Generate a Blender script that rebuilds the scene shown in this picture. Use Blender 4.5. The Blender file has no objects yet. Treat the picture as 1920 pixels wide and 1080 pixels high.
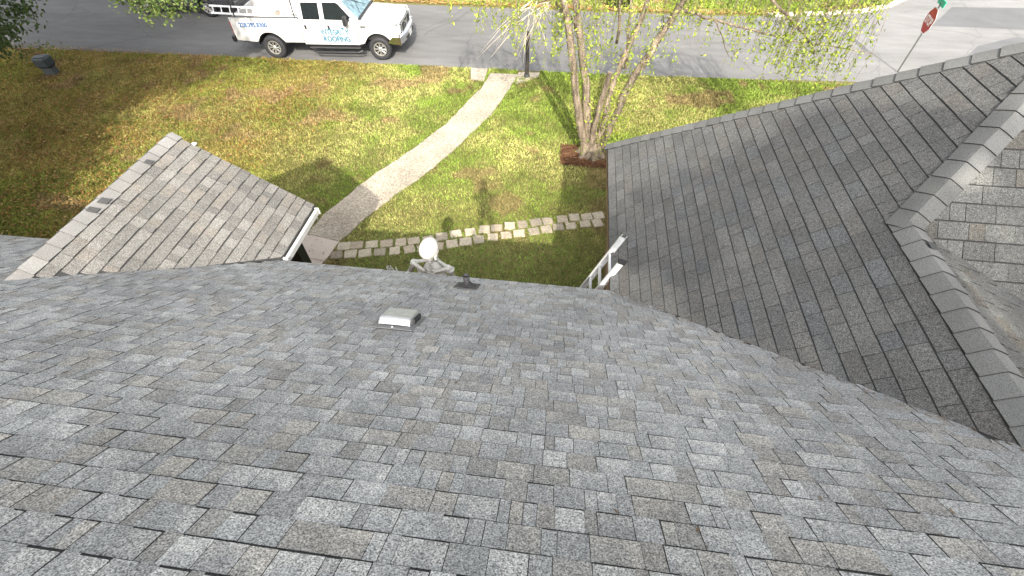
import bpy, math, random
import numpy as np
from mathutils import Vector, Matrix
R = math.radians
random.seed(11); rng = np.random.default_rng(11)
scene = bpy.context.scene
col = scene.collection

# ------------------------------------------------------------------ camera
H = 7.5                                   # eye height above the lawn
FPX, PITCH, YAW, ROLL = 850.7, R(50.012), R(7.6125), R(-0.5593)
s_, c_ = math.sin(YAW), math.cos(YAW)
fw, rt, up = Vector((-s_, c_, 0)), Vector((c_, s_, 0)), Vector((0, 0, 1))
ZC = fw*math.cos(PITCH) - up*math.sin(PITCH)
U0 = fw*math.sin(PITCH) + up*math.cos(PITCH)
RC = rt*math.cos(ROLL) + U0*math.sin(ROLL)
UC = U0*math.cos(ROLL) - rt*math.sin(ROLL)
cd = bpy.data.cameras.new('camera'); cam = bpy.data.objects.new('camera', cd); col.objects.link(cam)
cd.sensor_width = 36; cd.lens = FPX/1920*36; cd.clip_start = 0.05; cd.clip_end = 900
cam.matrix_world = Matrix(((RC.x, UC.x, -ZC.x, 0), (RC.y, UC.y, -ZC.y, 0), (RC.z, UC.z, -ZC.z, H), (0, 0, 0, 1)))
scene.camera = cam

# ------------------------------------------------------------------ sky, sun, exposure
SUN = Vector((.28, -1.31, 1.0)).normalized()
EL = math.asin(SUN.z)
w = bpy.data.worlds.new('World'); scene.world = w; w.use_nodes = True
wn = w.node_tree.nodes; wl = w.node_tree.links
sky = wn.new('ShaderNodeTexSky'); sky.sky_type = 'NISHITA'; sky.sun_disc = False
sky.sun_elevation = EL; sky.sun_rotation = math.atan2(SUN.x, SUN.y)
sky.air_density = 1.0; sky.dust_density = 5.0; sky.ozone_density = 1.0
hs = wn.new('ShaderNodeHueSaturation'); hs.inputs['Saturation'].default_value = .22      # hazy, milky sky
wl.new(sky.outputs[0], hs.inputs['Color']); wl.new(hs.outputs[0], wn['Background'].inputs[0]); wn['Background'].inputs[1].default_value = 0.115
ld = bpy.data.lights.new('sun', 'SUN'); ld.energy = 2.0; ld.angle = R(0.8); ld.color = (1.0, .93, .82)
lo = bpy.data.objects.new('sun', ld); col.objects.link(lo); lo.location = (6, -25, 30)
lo.rotation_euler = (-SUN).to_track_quat('-Z', 'Y').to_euler()
vs = scene.view_settings; vs.view_transform = 'Standard'; vs.look = 'None'; vs.gamma = 1; vs.use_curve_mapping = False
vs.exposure = 2.02
scene.render.engine = 'CYCLES'

# ------------------------------------------------------------------ helpers
def project(p):
    d = Vector(p) - Vector((0, 0, H)); k = d.dot(ZC)
    if k <= .05: return None
    return 960+FPX*d.dot(RC)/k, 540-FPX*d.dot(UC)/k, k

def tag(o, label=None, cat=None, group=None, kind=None):
    if label: o['label'] = label
    if cat: o['category'] = cat
    if group: o['group'] = group
    if kind: o['kind'] = kind
    return o

def empty(name, loc=(0, 0, 0), rz=0, label=None, cat=None, group=None, kind=None):
    o = bpy.data.objects.new(name, None); col.objects.link(o)
    o.location = loc; o.rotation_euler = (0, 0, rz); o.empty_display_size = .2
    return tag(o, label, cat, group, kind)

class MB:
    """collects faces, builds ONE mesh object"""
    def __init__(s): s.v = []; s.f = []; s.c = []
    def face(s, pts, c=None):
        b = len(s.v); s.v += [tuple(p) for p in pts]; s.f.append(tuple(range(b, b+len(pts)))); s.c.append(c)
    def box(s, c, d, M=None, col=None):
        x, y, z = [q/2 for q in d]; b = len(s.v)
        P = [Vector((i*x, j*y, k*z)) for i in (-1, 1) for j in (-1, 1) for k in (-1, 1)]
        if M: P = [M @ p for p in P]
        s.v += [tuple(p+Vector(c)) for p in P]
        for q in ((0, 1, 3, 2), (4, 6, 7, 5), (0, 4, 5, 1), (2, 3, 7, 6), (0, 2, 6, 4), (1, 5, 7, 3)):
            s.f.append(tuple(b+i for i in q)); s.c.append(col)
        return s
    def bevbox(s, c, d, r, M=None):
        """box with chamfered vertical and top edges"""
        x, y, z = [q/2 for q in d]; r = min(r, x*.9, y*.9, z*.9); b = len(s.v)
        def ring(ix, zz):
            return [(-x+ix+r, -y+ix, zz), (x-ix-r, -y+ix, zz), (x-ix, -y+ix+r, zz), (x-ix, y-ix-r, zz), (x-ix-r, y-ix, zz), (-x+ix+r, y-ix, zz), (-x+ix, y-ix-r, zz), (-x+ix, -y+ix+r, zz)]
        rings = [ring(r*.7, -z), ring(0, -z+r), ring(0, z-r), ring(r*.3, z-r*.3), ring(r, z)]
        for rg in rings:
            for p in rg:
                p = Vector(p); p = (M @ p) if M else p; s.v.append(tuple(p+Vector(c)))
        for k in range(4):
            for i in range(8):
                j = (i+1) % 8; s.f.append((b+k*8+i, b+k*8+j, b+k*8+8+j, b+k*8+8+i)); s.c.append(None)
        s.f.append(tuple(b+i for i in range(7, -1, -1))); s.f.append(tuple(b+32+i for i in range(8))); s.c += [None, None]
        return s
    def tube(s, path, rad, n=8, cap=True, squash=1.0, jit=0):
        path = [Vector(p) for p in path]; m = len(path)
        if not hasattr(rad, '__len__'): rad = [rad]*m
        b = len(s.v); ref = None
        for i, p in enumerate(path):
            t = (path[min(i+1, m-1)]-path[max(i-1, 0)]).normalized()
            if ref is None: ref = t.orthogonal().normalized()
            ref = (ref - t*ref.dot(t)); ref = ref.normalized() if ref.length > 1e-5 else t.orthogonal().normalized()
            q = t.cross(ref)
            for k in range(n):
                a = 2*math.pi*k/n; rr = rad[i]*(1+(random.uniform(-jit, jit) if jit else 0))
                s.v.append(tuple(p + ref*math.cos(a)*rr + q*math.sin(a)*rr*squash))
        for i in range(m-1):
            for k in range(n):
                k2 = (k+1) % n; s.f.append((b+i*n+k, b+i*n+k2, b+(i+1)*n+k2, b+(i+1)*n+k)); s.c.append(None)
        if cap:
            s.f.append(tuple(b+k for k in range(n-1, -1, -1))); s.f.append(tuple(b+(m-1)*n+k for k in range(n))); s.c += [None, None]
        return s
    def lathe(s, prof, n=16, M=None, o=(0, 0, 0)):
        """profile (r,z) round local Z"""
        b = len(s.v); m = len(prof)
        for r, z in prof:
            for k in range(n):
                a = 2*math.pi*k/n; p = Vector((r*math.cos(a), r*math.sin(a), z)); p = (M @ p) if M else p
                s.v.append(tuple(p+Vector(o)))
        for i in range(m-1):
            for k in range(n):
                k2 = (k+1) % n; s.f.append((b+i*n+k, b+i*n+k2, b+(i+1)*n+k2, b+(i+1)*n+k)); s.c.append(None)
        return s
    def prism(s, pts, dz, axis=Vector((0, 0, 1)), c=None):
        """polygon (3D pts) extruded by axis*dz"""
        a = [Vector(p) for p in pts]; q = [p+axis*dz for p in a]
        s.face(a[::-1], c); s.face(q, c)
        for i in range(len(a)):
            j = (i+1) % len(a); s.face([a[i], a[j], q[j], q[i]], c)
        return s
    def build(s, name, m, parent=None, smooth=False, loc=None, default=(.5, .5, .5)):
        me = bpy.data.meshes.new(name)
        V = s.v
        if loc is not None: V = [(a-loc[0], b-loc[1], c-loc[2]) for a, b, c in V]
        me.from_pydata(V, [], s.f); me.materials.append(m)
        if any(c is not None for c in s.c):
            at = me.attributes.new('tint', 'FLOAT_COLOR', 'FACE')
            buf = []
            for c in s.c: buf += list(c or default)+[1.0]
            at.data.foreach_set('color', buf)
        if smooth: me.polygons.foreach_set('use_smooth', [True]*len(s.f))
        me.update()
        o = bpy.data.objects.new(name, me); col.objects.link(o)
        if parent: o.parent = parent
        if loc is not None: o.location = loc
        return o

def np_mesh(name, V, F, tint, m, parent=None):
    """V (n,3), F (k,3|4) arrays, tint (k,3)"""
    me = bpy.data.meshes.new(name); k, n = F.shape
    me.vertices.add(len(V)); me.vertices.foreach_set('co', V.astype(np.float32).ravel())
    me.loops.add(k*n); me.loops.foreach_set('vertex_index', F.astype(np.int32).ravel())
    me.polygons.add(k); me.polygons.foreach_set('loop_start', np.arange(0, k*n, n, dtype=np.int32))
    me.update(calc_edges=True)
    if tint is not None:
        at = me.attributes.new('tint', 'FLOAT_COLOR', 'FACE')
        at.data.foreach_set('color', np.concatenate([tint, np.ones((k, 1))], 1).astype(np.float32).ravel())
    me.materials.append(m)
    o = bpy.data.objects.new(name, me); col.objects.link(o)
    if parent: o.parent = parent
    return o

class VN:
    """2D value noise"""
    def __init__(s, seed): s.g = np.random.default_rng(seed).random((64, 64))
    def __call__(s, x, y, sc=1.0):
        x = np.asarray(x)*sc; y = np.asarray(y)*sc
        xi = np.floor(x).astype(int); yi = np.floor(y).astype(int); a = x-xi; b = y-yi
        a = a*a*(3-2*a); b = b*b*(3-2*b); g = s.g
        return (g[xi % 64, yi % 64]*(1-a)*(1-b)+g[(xi+1) % 64, yi % 64]*a*(1-b)+g[xi % 64, (yi+1) % 64]*(1-a)*b+g[(xi+1) % 64, (yi+1) % 64]*a*b)
    def fbm(s, x, y, sc=1.0):
        return (s(x, y, sc)*.5+s(np.asarray(x)+7.3, np.asarray(y)+1.7, sc*2.1)*.3+s(np.asarray(x)+3.1, np.asarray(y)+9.2, sc*4.3)*.2)

# ------------------------------------------------------------------ materials
def nodes(m): return m.node_tree.nodes, m.node_tree.links
def mat(name, c=(.5, .5, .5), rough=.6, metal=0., spec=.4, noise=None, bump=None, coat=0., tint=False, trans=0.):
    """noise = list of (scale, low multiplier, high multiplier, detail, stretch xyz); bump = (scale, strength, distance)"""
    m = bpy.data.materials.new(name); m.use_nodes = True; n, l = nodes(m); b = n['Principled BSDF']
    b.inputs['Roughness'].default_value = rough; b.inputs['Metallic'].default_value = metal
    b.inputs['Specular IOR Level'].default_value = spec; b.inputs['Coat Weight'].default_value = coat
    if tint:
        a = n.new('ShaderNodeAttribute'); a.attribute_name = 'tint'; cur = a.outputs['Color']
    else:
        a = n.new('ShaderNodeRGB'); a.outputs[0].default_value = (*c, 1); cur = a.outputs[0]
    geo = n.new('ShaderNodeNewGeometry')
    for spec_ in (noise or []):
        sc, lo_, hi_, det, st = (list(spec_)+[2, (1, 1, 1)])[:5] if len(spec_) == 3 else (list(spec_)+[(1, 1, 1)])[:5]
        mp = n.new('ShaderNodeMapping'); mp.inputs['Scale'].default_value = st; l.new(geo.outputs['Position'], mp.inputs[0])
        t = n.new('ShaderNodeTexNoise'); t.inputs['Scale'].default_value = sc; t.inputs['Detail'].default_value = det
        l.new(mp.outputs[0], t.inputs['Vector'])
        mr = n.new('ShaderNodeMapRange'); mr.inputs[1].default_value = .3; mr.inputs[2].default_value = .7
        l.new(t.outputs['Fac'], mr.inputs[0])
        mx = n.new('ShaderNodeMix'); mx.data_type = 'RGBA'
        lo4 = (lo_ if hasattr(lo_, '__len__') else (lo_,)*3); hi4 = (hi_ if hasattr(hi_, '__len__') else (hi_,)*3)
        mx.inputs[6].default_value = (*lo4, 1); mx.inputs[7].default_value = (*hi4, 1); l.new(mr.outputs[0], mx.inputs[0])
        mu = n.new('ShaderNodeMix'); mu.data_type = 'RGBA'; mu.blend_type = 'MULTIPLY'; mu.inputs[0].default_value = 1
        l.new(cur, mu.inputs[6]); l.new(mx.outputs[2], mu.inputs[7]); cur = mu.outputs[2]
    l.new(cur, b.inputs['Base Color'])
    if bump:
        t = n.new('ShaderNodeTexNoise'); t.inputs['Scale'].default_value = bump[0]; t.inputs['Detail'].default_value = 3
        l.new(geo.outputs['Position'], t.inputs['Vector'])
        bp = n.new('ShaderNodeBump'); bp.inputs['Strength'].default_value = bump[1]; bp.inputs['Distance'].default_value = bump[2]
        l.new(t.outputs['Fac'], bp.inputs['Height']); l.new(bp.outputs[0], b.inputs['Normal'])
    if trans:
        tr = n.new('ShaderNodeBsdfTranslucent'); l.new(cur, tr.inputs[0])
        ms = n.new('ShaderNodeMixShader'); ms.inputs[0].default_value = trans
        out = n['Material Output']; l.new(b.outputs[0], ms.inputs[1]); l.new(tr.outputs[0], ms.inputs[2]); l.new(ms.outputs[0], out.inputs[0])
    return m

M = {}
M['shingle'] = mat('shingle_granules', rough=.95, spec=.15, tint=True, noise=[(135, .32, 1.68, 2), (42, .82, 1.18, 2), (.9, .88, 1.1, 3), (3.2, .93, 1.06, 2)], bump=(160, .7, .005))
M['deck'] = mat('roof_asphalt', (.05, .05, .049), .95, spec=.1, noise=[(150, .5, 1.5, 2)])
M['cap'] = mat('cap_granules', rough=.95, spec=.15, tint=True, noise=[(170, .62, 1.38, 2), (2.5, .9, 1.1, 2)], bump=(230, .4, .003))
M['siding'] = mat('brown_siding', (.25, .16, .09), .8, noise=[(6, .75, 1.2, 4, (1, 1, 6))])
M['soffit'] = mat('soffit_paint', (.5, .48, .44), .7)
M['trim'] = mat('white_trim', (.56, .555, .54), .45, noise=[(9, .9, 1.03, 3)])
M['black'] = mat('black_paint', (.012, .014, .014), .35)
M['concrete'] = mat('aggregate_concrete', (.46, .40, .315), .9, spec=.2, noise=[(20, .62, 1.2, 4), (48, .45, 1.3, 3), (120, .8, 1.15, 2), (1.1, .8, 1.1, 3)], bump=(60, .5, .01))
M['paver'] = mat('paver_stone', rough=.9, spec=.2, tint=True, noise=[(22, .72, 1.18, 4), (110, .85, 1.1, 2)], bump=(50, .4, .01))
M['smooth_concrete_lift'] = mat('pinkish_concrete_shade_lift', (.56, .475, .40), .85, spec=.2, noise=[(60, .75, 1.15, 3), (1.5, .9, 1.06, 3)], bump=(80, .3, .006))  # pinkish slabs by the porch, colour made paler to offset the shade there
M['soil'] = mat('soil', (.15, .135, .05), .95, spec=.1, noise=[(5, .7, 1.25, 4), (30, .75, 1.2, 3)], bump=(25, .5, .03))
M['grass'] = mat('grass_blade', rough=.75, spec=.2, tint=True, trans=.25)
M['leaf'] = mat('leaf', rough=.6, spec=.3, tint=True, trans=.3)
M['litter'] = mat('dry_leaf', rough=.85, spec=.15, tint=True)
M['bark'] = mat('pale_bark', (.25, .20, .145), .9, spec=.15, noise=[(11, .35, 1.4, 5, (1, 1, .18)), (3, .6, 1.25, 3), (45, .75, 1.2, 3)], bump=(26, 1.0, .06))
M['bark_dark'] = mat('dark_bark', (.09, .07, .05), .9, spec=.15, noise=[(10, .6, 1.3, 4, (1, 1, .25))], bump=(25, .8, .03))
M['twig'] = mat('pale_twig', (.52, .46, .37), .8, spec=.2)
M['galv'] = mat('galvanised_metal', (.42, .43, .44), .42, metal=.6, noise=[(18, .85, 1.08, 3)])
M['rubber'] = mat('black_rubber', (.018, .018, .02), .7, noise=[(30, .8, 1.5, 3)])
M['flange'] = mat('grey_flange', (.17, .172, .172), .6, metal=.2)
M['lead'] = mat('dark_flashing', (.05, .052, .055), .6)
M['bone'] = mat('bone_plastic', (.56, .55, .51), .55, noise=[(14, .72, 1.06, 4)])
M['bone_dark'] = mat('bone_shadow_paint', (.10, .095, .08), .8)
M['alu'] = mat('white_fibreglass_aluminium', (.76, .77, .78), .35, metal=.3, noise=[(25, .9, 1.05, 2)])
M['orange'] = mat('orange_plastic', (.75, .17, .03), .5)
M['paint_white'] = mat('white_car_paint', (.47, .465, .45), .22, spec=.5, coat=.6, noise=[(1.6, .95, 1.02, 3)])
M['paint_grey'] = mat('dark_grey_car_paint', (.07, .073, .078), .25, metal=.3, coat=.6)
M['glass'] = mat('tinted_glass', (.012, .015, .016), .06, spec=.7)
M['glass_front'] = mat('windscreen_glass', (.12, .20, .23), .05, spec=.9, noise=[(6, .4, 1.5, 3)])
M['chrome'] = mat('chrome', (.75, .76, .77), .14, metal=1)
M['plastic'] = mat('black_plastic', (.02, .02, .021), .5)
M['rim'] = mat('alloy_rim', (.62, .60, .57), .3, metal=.8)
M['amber'] = mat('amber_lens', (.55, .16, .05), .2, spec=.6)
M['lamp'] = mat('clear_lens', (.7, .72, .74), .1, spec=.8)
M['red'] = mat('red_reflective_sheeting', (.38, .006, .014), .4)
M['red_lens'] = mat('red_lens', (.35, .01, .01), .2)
M['white_sheet'] = mat('white_reflective_sheeting', (.82, .80, .78), .4)
M['green_sheet'] = mat('green_reflective_sheeting', (.02, .38, .24), .4)
M['post'] = mat('galvanised_post', (.09, .095, .09), .6, metal=.2)
M['decal_blue'] = mat('blue_decal', (.004, .075, .22), .35)
M['decal_light'] = mat('light_blue_decal', (.015, .13, .20), .35)
M['utility'] = mat('grey_green_enamel', (.03, .037, .041), .5, noise=[(8, .8, 1.2, 3)])
M['utility_base'] = mat('weathered_grey_base', (.05, .057, .054), .7, noise=[(8, .8, 1.2, 3)])
M['wood_post'] = mat('dark_weathered_wood', (.035, .030, .025), .85, noise=[(12, .6, 1.5, 4, (1, 1, .2))], bump=(30, .6, .01))
M['cargo'] = mat('cargo_card', (.62, .52, .42), .8, noise=[(5, .8, 1.1, 3)])
M['tarp'] = mat('white_cargo', (.66, .66, .64), .6, noise=[(4, .8, 1.1, 3)])

def road_material():
    m = mat('asphalt', (.135, .133, .13), .88, spec=.25, noise=[(.35, .84, 1.14, 3, (.35, 1.6, 1)), (2.2, .9, 1.1, 4, (.4, 1.5, 1)), (90, .8, 1.2, 2)], bump=(70, .35, .01))
    n, l = nodes(m); b = n['Principled BSDF']
    src = b.inputs['Base Color'].links[0].from_socket
    geo = n.new('ShaderNodeNewGeometry')
    # fine cracks
    t = n.new('ShaderNodeTexNoise'); t.inputs['Scale'].default_value = .8; t.inputs['Detail'].default_value = 5
    l.new(geo.outputs['Position'], t.inputs['Vector'])
    vm = n.new('ShaderNodeVectorMath'); vm.operation = 'MULTIPLY_ADD'; vm.inputs[1].default_value = (.9, .9, 0); l.new(t.outputs['Color'], vm.inputs[0]); l.new(geo.outputs['Position'], vm.inputs[2])
    vo = n.new('ShaderNodeTexVoronoi'); vo.feature = 'DISTANCE_TO_EDGE'; vo.inputs['Scale'].default_value = .3; l.new(vm.outputs[0], vo.inputs['Vector'])
    mr = n.new('ShaderNodeMapRange'); mr.inputs[1].default_value = .0; mr.inputs[2].default_value = .012; mr.inputs[3].default_value = .82; mr.inputs[4].default_value = 1
    l.new(vo.outputs['Distance'], mr.inputs[0])
    mu = n.new('ShaderNodeMix'); mu.data_type = 'RGBA'; mu.blend_type = 'MULTIPLY'; mu.inputs[0].default_value = 1
    l.new(src, mu.inputs[6]); l.new(mr.outputs[0], mu.inputs[7])
    # older, paler paving towards the junction on the right
    sp = n.new('ShaderNodeSeparateXYZ'); l.new(geo.outputs['Position'], sp.inputs[0])
    m2 = n.new('ShaderNodeMapRange'); m2.inputs[1].default_value = 1; m2.inputs[2].default_value = 12; m2.inputs[3].default_value = 1; m2.inputs[4].default_value = 1.38
    l.new(sp.outputs[0], m2.inputs[0])
    mv = n.new('ShaderNodeMix'); mv.data_type = 'RGBA'; mv.blend_type = 'MULTIPLY'; mv.inputs[0].default_value = 1
    l.new(mu.outputs[2], mv.inputs[6]); l.new(m2.outputs[0], mv.inputs[7]); l.new(mv.outputs[2], b.inputs['Base Color'])
    return m
M['road'] = road_material()
M['patch'] = mat('darker_asphalt', (.115, .115, .118), .85, noise=[(1, .88, 1.1, 3), (90, .8, 1.2, 2)])
M['kerb'] = mat('kerb_concrete', (.52, .46, .36), .9, noise=[(3, .75, 1.1, 4), (30, .8, 1.1, 3)])
M['mulch'] = mat('mulch', (.115, .06, .036), .95, spec=.1, noise=[(25, .5, 1.5, 3)], bump=(40, .6, .03))

# ------------------------------------------------------------------ setting: ground, road, kerb
ROAD0, ROAD1 = 16.42, 22.25
g = MB(); g.face([(-400, -400, 0), (400, -400, 0), (400, 400, 0), (-400, 400, 0)])
tag(g.build('ground', M['soil']), kind='structure')
# junction on the right: the far verge ends in a curved kerb, the side street runs away
CURVE = [(5, 22.38), (8.2, 22.62), (10.7, 23.05), (12.37, 23.5), (13.76, 24.29), (14.84, 25.33), (15.8, 27.2), (16.3, 30), (16.5, 60)]
EDGE = [(-150, 12.5), (-60, 15.1), (-22.4, 16.07), (-12.7, 16.31), (-3.7, 16.40), (2.4, 16.46), (9, 16.82), (60, 19), (150, 23)]
def yedge(x): return np.interp(x, [p[0] for p in EDGE], [p[1] for p in EDGE])
rd = MB()
pts = [(x, y, .006) for x, y in EDGE] + [(150, 60, .006)] + [(x, y, .006) for x, y in CURVE[::-1]] + [(-150, ROAD1, .006)]
rd.face(pts); tag(rd.build('road', M['road']), kind='structure')
pt = MB(); pt.face([(14.2, 19.0, .010), (24, 18.4, .010), (26, 21.2, .010), (17.2, 21.4, .010), (15.4, 20.4, .010)])  # two darker asphalt areas at the junction
pt.face([(14.6, 22.3, .010), (26, 22.2, .010), (26, 25.2, .010), (16.4, 24.6, .010)])
tag(pt.build('dark_road_patch', M['patch']), kind='structure')
kb = MB()
for (a, b) in zip(CURVE[1:-1], CURVE[2:]):
    d = Vector((b[0]-a[0], b[1]-a[1], 0)).normalized(); nn = Vector((-d.y, d.x, 0))*.2
    A, B = Vector((*a, 0)), Vector((*b, 0))
    kb.prism([A, B, B+nn, A+nn], .1)
tag(kb.build('kerb', M['kerb']), kind='structure')

# ------------------------------------------------------------------ front path, aprons, stepping stones, mulch bed
def unproject_ground(x, y, h=0):
    d = RC*(x-960)-UC*(y-540)+ZC*FPX; return Vector((0, 0, H))+d*((h-H)/d.z)
def edge_pts(L):
    P = [unproject_ground(540+x/2.842, 120+y/2.842) for x, y in L]; return sorted((p.y, p.x) for p in P)
PL = edge_pts([(1085, 55), (1040, 130), (950, 220), (860, 315), (740, 410), (600, 510), (450, 605), (320, 710), (200, 810), (120, 895), (50, 950)])
PR = edge_pts([(1225, 50), (1180, 120), (1090, 250), (980, 350), (860, 465), (700, 590), (570, 680), (450, 775), (360, 850), (270, 930), (190, 1040)])
PL = [(y, x-.04) for y, x in [(4.0, PL[0][1]-.05)]+PL]; PR = [(y, x+.05) for y, x in [(4.0, PR[0][1]-.1)]+PR]
def xl(y): return np.interp(y, [p[0] for p in PL], [p[1] for p in PL])
def xr(y): return np.interp(y, [p[0] for p in PR], [p[1] for p in PR])
pathroot = empty('garden_path', (-4, 10, 0), kind='structure')
def path_slab(y0, y1, dy0=.0, dy1=.0, m='concrete'):
    n = max(2, int((y1-y0)/.22)); L = []; Rr = []
    for i in range(n+1):
        y = y0+(y1-y0)*i/n; e0 = (1-i/n)*dy0+(i/n)*dy1
        j1, j2 = random.uniform(-.025, .025), random.uniform(-.025, .025)
        L.append((float(xl(y))+j1+4, y-10, .035)); Rr.append((float(xr(y))+j2+4, y-10+e0, .035))
    b = MB(); b.prism([(x, y, z-.06) for x, y, z in L+Rr[::-1]][::-1], .06)
    b.build('slab', M[m], pathroot)
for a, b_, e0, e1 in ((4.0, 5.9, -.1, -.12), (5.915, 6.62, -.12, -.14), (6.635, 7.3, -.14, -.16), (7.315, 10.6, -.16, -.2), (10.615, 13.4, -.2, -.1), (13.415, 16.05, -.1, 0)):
    path_slab(a, b_, e0, e1, 'smooth_concrete_lift' if b_ < 7.31 else 'concrete')
ap = MB(); ap.prism([(-3.45, 15.5, -.02), (-2.98, 15.45, -.02), (-3.0, 16.4, -.02), (-3.62, 16.4, -.02)], .045); tag(ap.build('apron', M['concrete']), kind='structure')
ap = MB(); ap.prism([(-1.86, 15.35, -.02), (-1.15, 15.95, -.02), (-1.1, 16.3, -.02), (-1.86, 16.25, -.02)], .04); tag(ap.build('apron', M['concrete']), kind='structure')

z4 = lambda L: [(560+x/6, 350+y/6) for x, y in L]
z5 = lambda L: [(860+x/6, 380+y/6) for x, y in L]
PAVER = z4([(510, 672), (655, 665), (820, 655), (990, 645), (1150, 630), (1295, 615), (1460, 598), (1610, 567), (1765, 535),
            (430, 770), (585, 765), (745, 752), (915, 742), (1080, 725), (1245, 712), (1400, 695), (1565, 676), (1725, 648)]) + \
        z5([(130, 335), (290, 303), (425, 290), (575, 265), (715, 250), (870, 225), (1000, 212), (1165, 190), (1300, 172), (1440, 165), (1570, 150),
            (75, 445), (225, 418), (385, 393), (530, 370), (680, 350), (845, 328), (985, 303), (1120, 280), (1260, 265), (1420, 245), (1560, 235)])
PV = [unproject_ground(*p) for p in PAVER]
for i in range(2):                         # the row runs on beside the wing, out of sight
    PV.append(PV[28]+Vector((.39*(i+1), .12*(i+1), 0)))
paveroot = empty('stepping_stone_path', (-2, 7.8, 0), kind='structure')
PVR = []
for p in PV:
    a = R(15)+random.uniform(-.11, .11); wx, wy = random.uniform(.245, .285), random.uniform(.222, .258)
    PVR.append((p.x, p.y, a, wx, wy))
    b = MB(); n = []
    ca, sa = math.cos(a), math.sin(a)
    for (u, v) in ((-.5, -.5), (0, -.51), (.5, -.5), (.51, 0), (.5, .5), (0, .5), (-.5, .5), (-.5, 0)):
        u = u*wx+random.uniform(-.012, .012); v = v*wy+random.uniform(-.012, .012); n.append((u*ca-v*sa, u*sa+v*ca, 0))
    t = random.uniform(-.05, .05); base = (.40+t, .345+t, .26+t*.8)
    if random.random() < .2: base = tuple(q*.72 for q in base)
    lo_ = [(x*1.03, y*1.03, -.03) for x, y, z in n]; up_ = [(x, y, .022) for x, y, z in n]; tp = [(x*.94, y*.94, .032) for x, y, z in n]
    b.face(tp, base)
    for q, s in ((lo_, up_), (up_, tp)):
        for i in range(8): j = (i+1) % 8; b.face([q[i], q[j], s[j], s[i]], base)
    o = b.build('paver', M['paver'], paveroot); o.location = (p.x+2, p.y-7.8, 0)
BED = (-.06, 1.45, 10.82, 11.75)
b = MB(); ring = []
for i in range(28):
    a = 2*math.pi*i/28; q = 1/max(abs(math.cos(a)), abs(math.sin(a)))**.8
    ring.append(((BED[0]+BED[1])/2+math.cos(a)*q*(BED[1]-BED[0])/2*random.uniform(.9, 1.06), (BED[2]+BED[3])/2+math.sin(a)*q*(BED[3]-BED[2])/2*random.uniform(.88, 1.08), .004))
mid = [((x-.75)*.55+.75, (y-11.35)*.55+11.35, .06+random.uniform(-.01, .01)) for x, y, z in ring]
for i in range(28): b.face([ring[i], ring[(i+1) % 28], mid[(i+1) % 28], mid[i]])
b.face(mid)
tag(b.build('mulch_bed', M['mulch']), kind='structure')

# ------------------------------------------------------------------ the house
house = empty('house', (0, 0, 0), label='grey shingled house with porch gable and hipped wing, seen from its roof', cat='house')
EZ = 2.75; EY = 4.061; TA = .7242
WX, WF, TB = .7946, 7.592, .8367
RX, RY = 3.149, 3.515; RZ = EZ+TB*(RX-WX)
RIDGE_Y = -.62; RIDGE_Z = EZ+(EY-RIDGE_Y)*TA
PX, PZ, PEX, PEZ, PFY = -5.675, 3.93, -3.893, 2.773, 5.27
TP = (PZ-PEZ)/(PEX-PX); PEL = 2*PX-PEX
APX = (4.56, 4.926, RZ+TB*(4.56-RX))
XL, XR = -15., 13.
zmain = lambda x, y: EZ+(EY-y)*TA
zpor = lambda x, y: PZ-TP*abs(x-PX)
zWL = lambda x, y: EZ+TB*(x-WX)
TB2 = .40
zB = lambda x, y: RZ-TB2*(x-RX)
zWB = lambda x, y: RZ+TB*(y-RY)
yfh = lambda x: WF-.708*(x-WX)
yv = RY-(RY-(EY-(RZ-EZ)/TA)) ; Y1 = EY-(RZ-EZ)/TA           # ridge of the wing meets the main roof
VB = (RX+(RY-Y1)/(TB2/TA+TB2/TB), 2.506)

def slab(mb, plan, zf, th=.11):
    top = [Vector((x, y, zf(x, y))) for x, y in plan]
    mb.prism([p-Vector((0, 0, th)) for p in top], th)
# main roof
d = MB(); slab(d, [(XL, EY), (XR, EY), (XR, RIDGE_Y), (XL, RIDGE_Y)][::-1], zmain)
slab(d, [(XL, RIDGE_Y), (XR, RIDGE_Y), (XR, -5.4), (XL, -5.4)][::-1], lambda x, y: RIDGE_Z-(RIDGE_Y-y)*TA-.002)
main_roof = d.build('main_roof', M['deck'], house)
# porch roof
d = MB(); slab(d, [(PX, PFY), (PEX, PFY), (PEX, EY+.03), (PX, 2.3)][::-1], zpor); slab(d, [(PX, PFY), (PX, 2.3), (PEL, EY+.03), (PEL, PFY)][::-1], zpor)
porch_roof = d.build('porch_roof', M['deck'], house)
# wing roof
d = MB()
slab(d, [(WX, WF), (WX, EY-.1), (RX, Y1-.05), (RX, RY), (RX, yfh(RX))], zWL); slab(d, [(RX, yfh(RX)), (RX, RY), APX[:2]], zWL)
slab(d, [(RX, Y1-.05), VB, (RX, RY)], zB); slab(d, [(RX, RY), VB, (XR, VB[1]-.03), (XR, APX[1]), APX[:2]], zWB)
zWF = lambda x, y: EZ+(WF-y)*1.1813
slab(d, [(WX, WF), APX[:2], (XR, APX[1]), (XR, WF)][::-1], zWF)
wing_roof = d.build('wing_roof', M['deck'], house)

def clip(poly, a, b):
    """keep the part of poly left of a->b"""
    out = []; n = len(poly)
    sd = lambda p: (b[0]-a[0])*(p[1]-a[1])-(b[1]-a[1])*(p[0]-a[0])
    for i in range(n):
        p, q = poly[i], poly[(i+1) % n]; s, t = sd(p), sd(q)
        if s >= 0: out.append(p)
        if s*t < 0:
            k = s/(s-t); out.append((p[0]+(q[0]-p[0])*k, p[1]+(q[1]-p[1])*k))
    return out
def parea(P): return .5*sum(P[i][0]*P[(i+1) % len(P)][1]-P[(i+1) % len(P)][0]*P[i][1] for i in range(len(P)))

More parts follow.
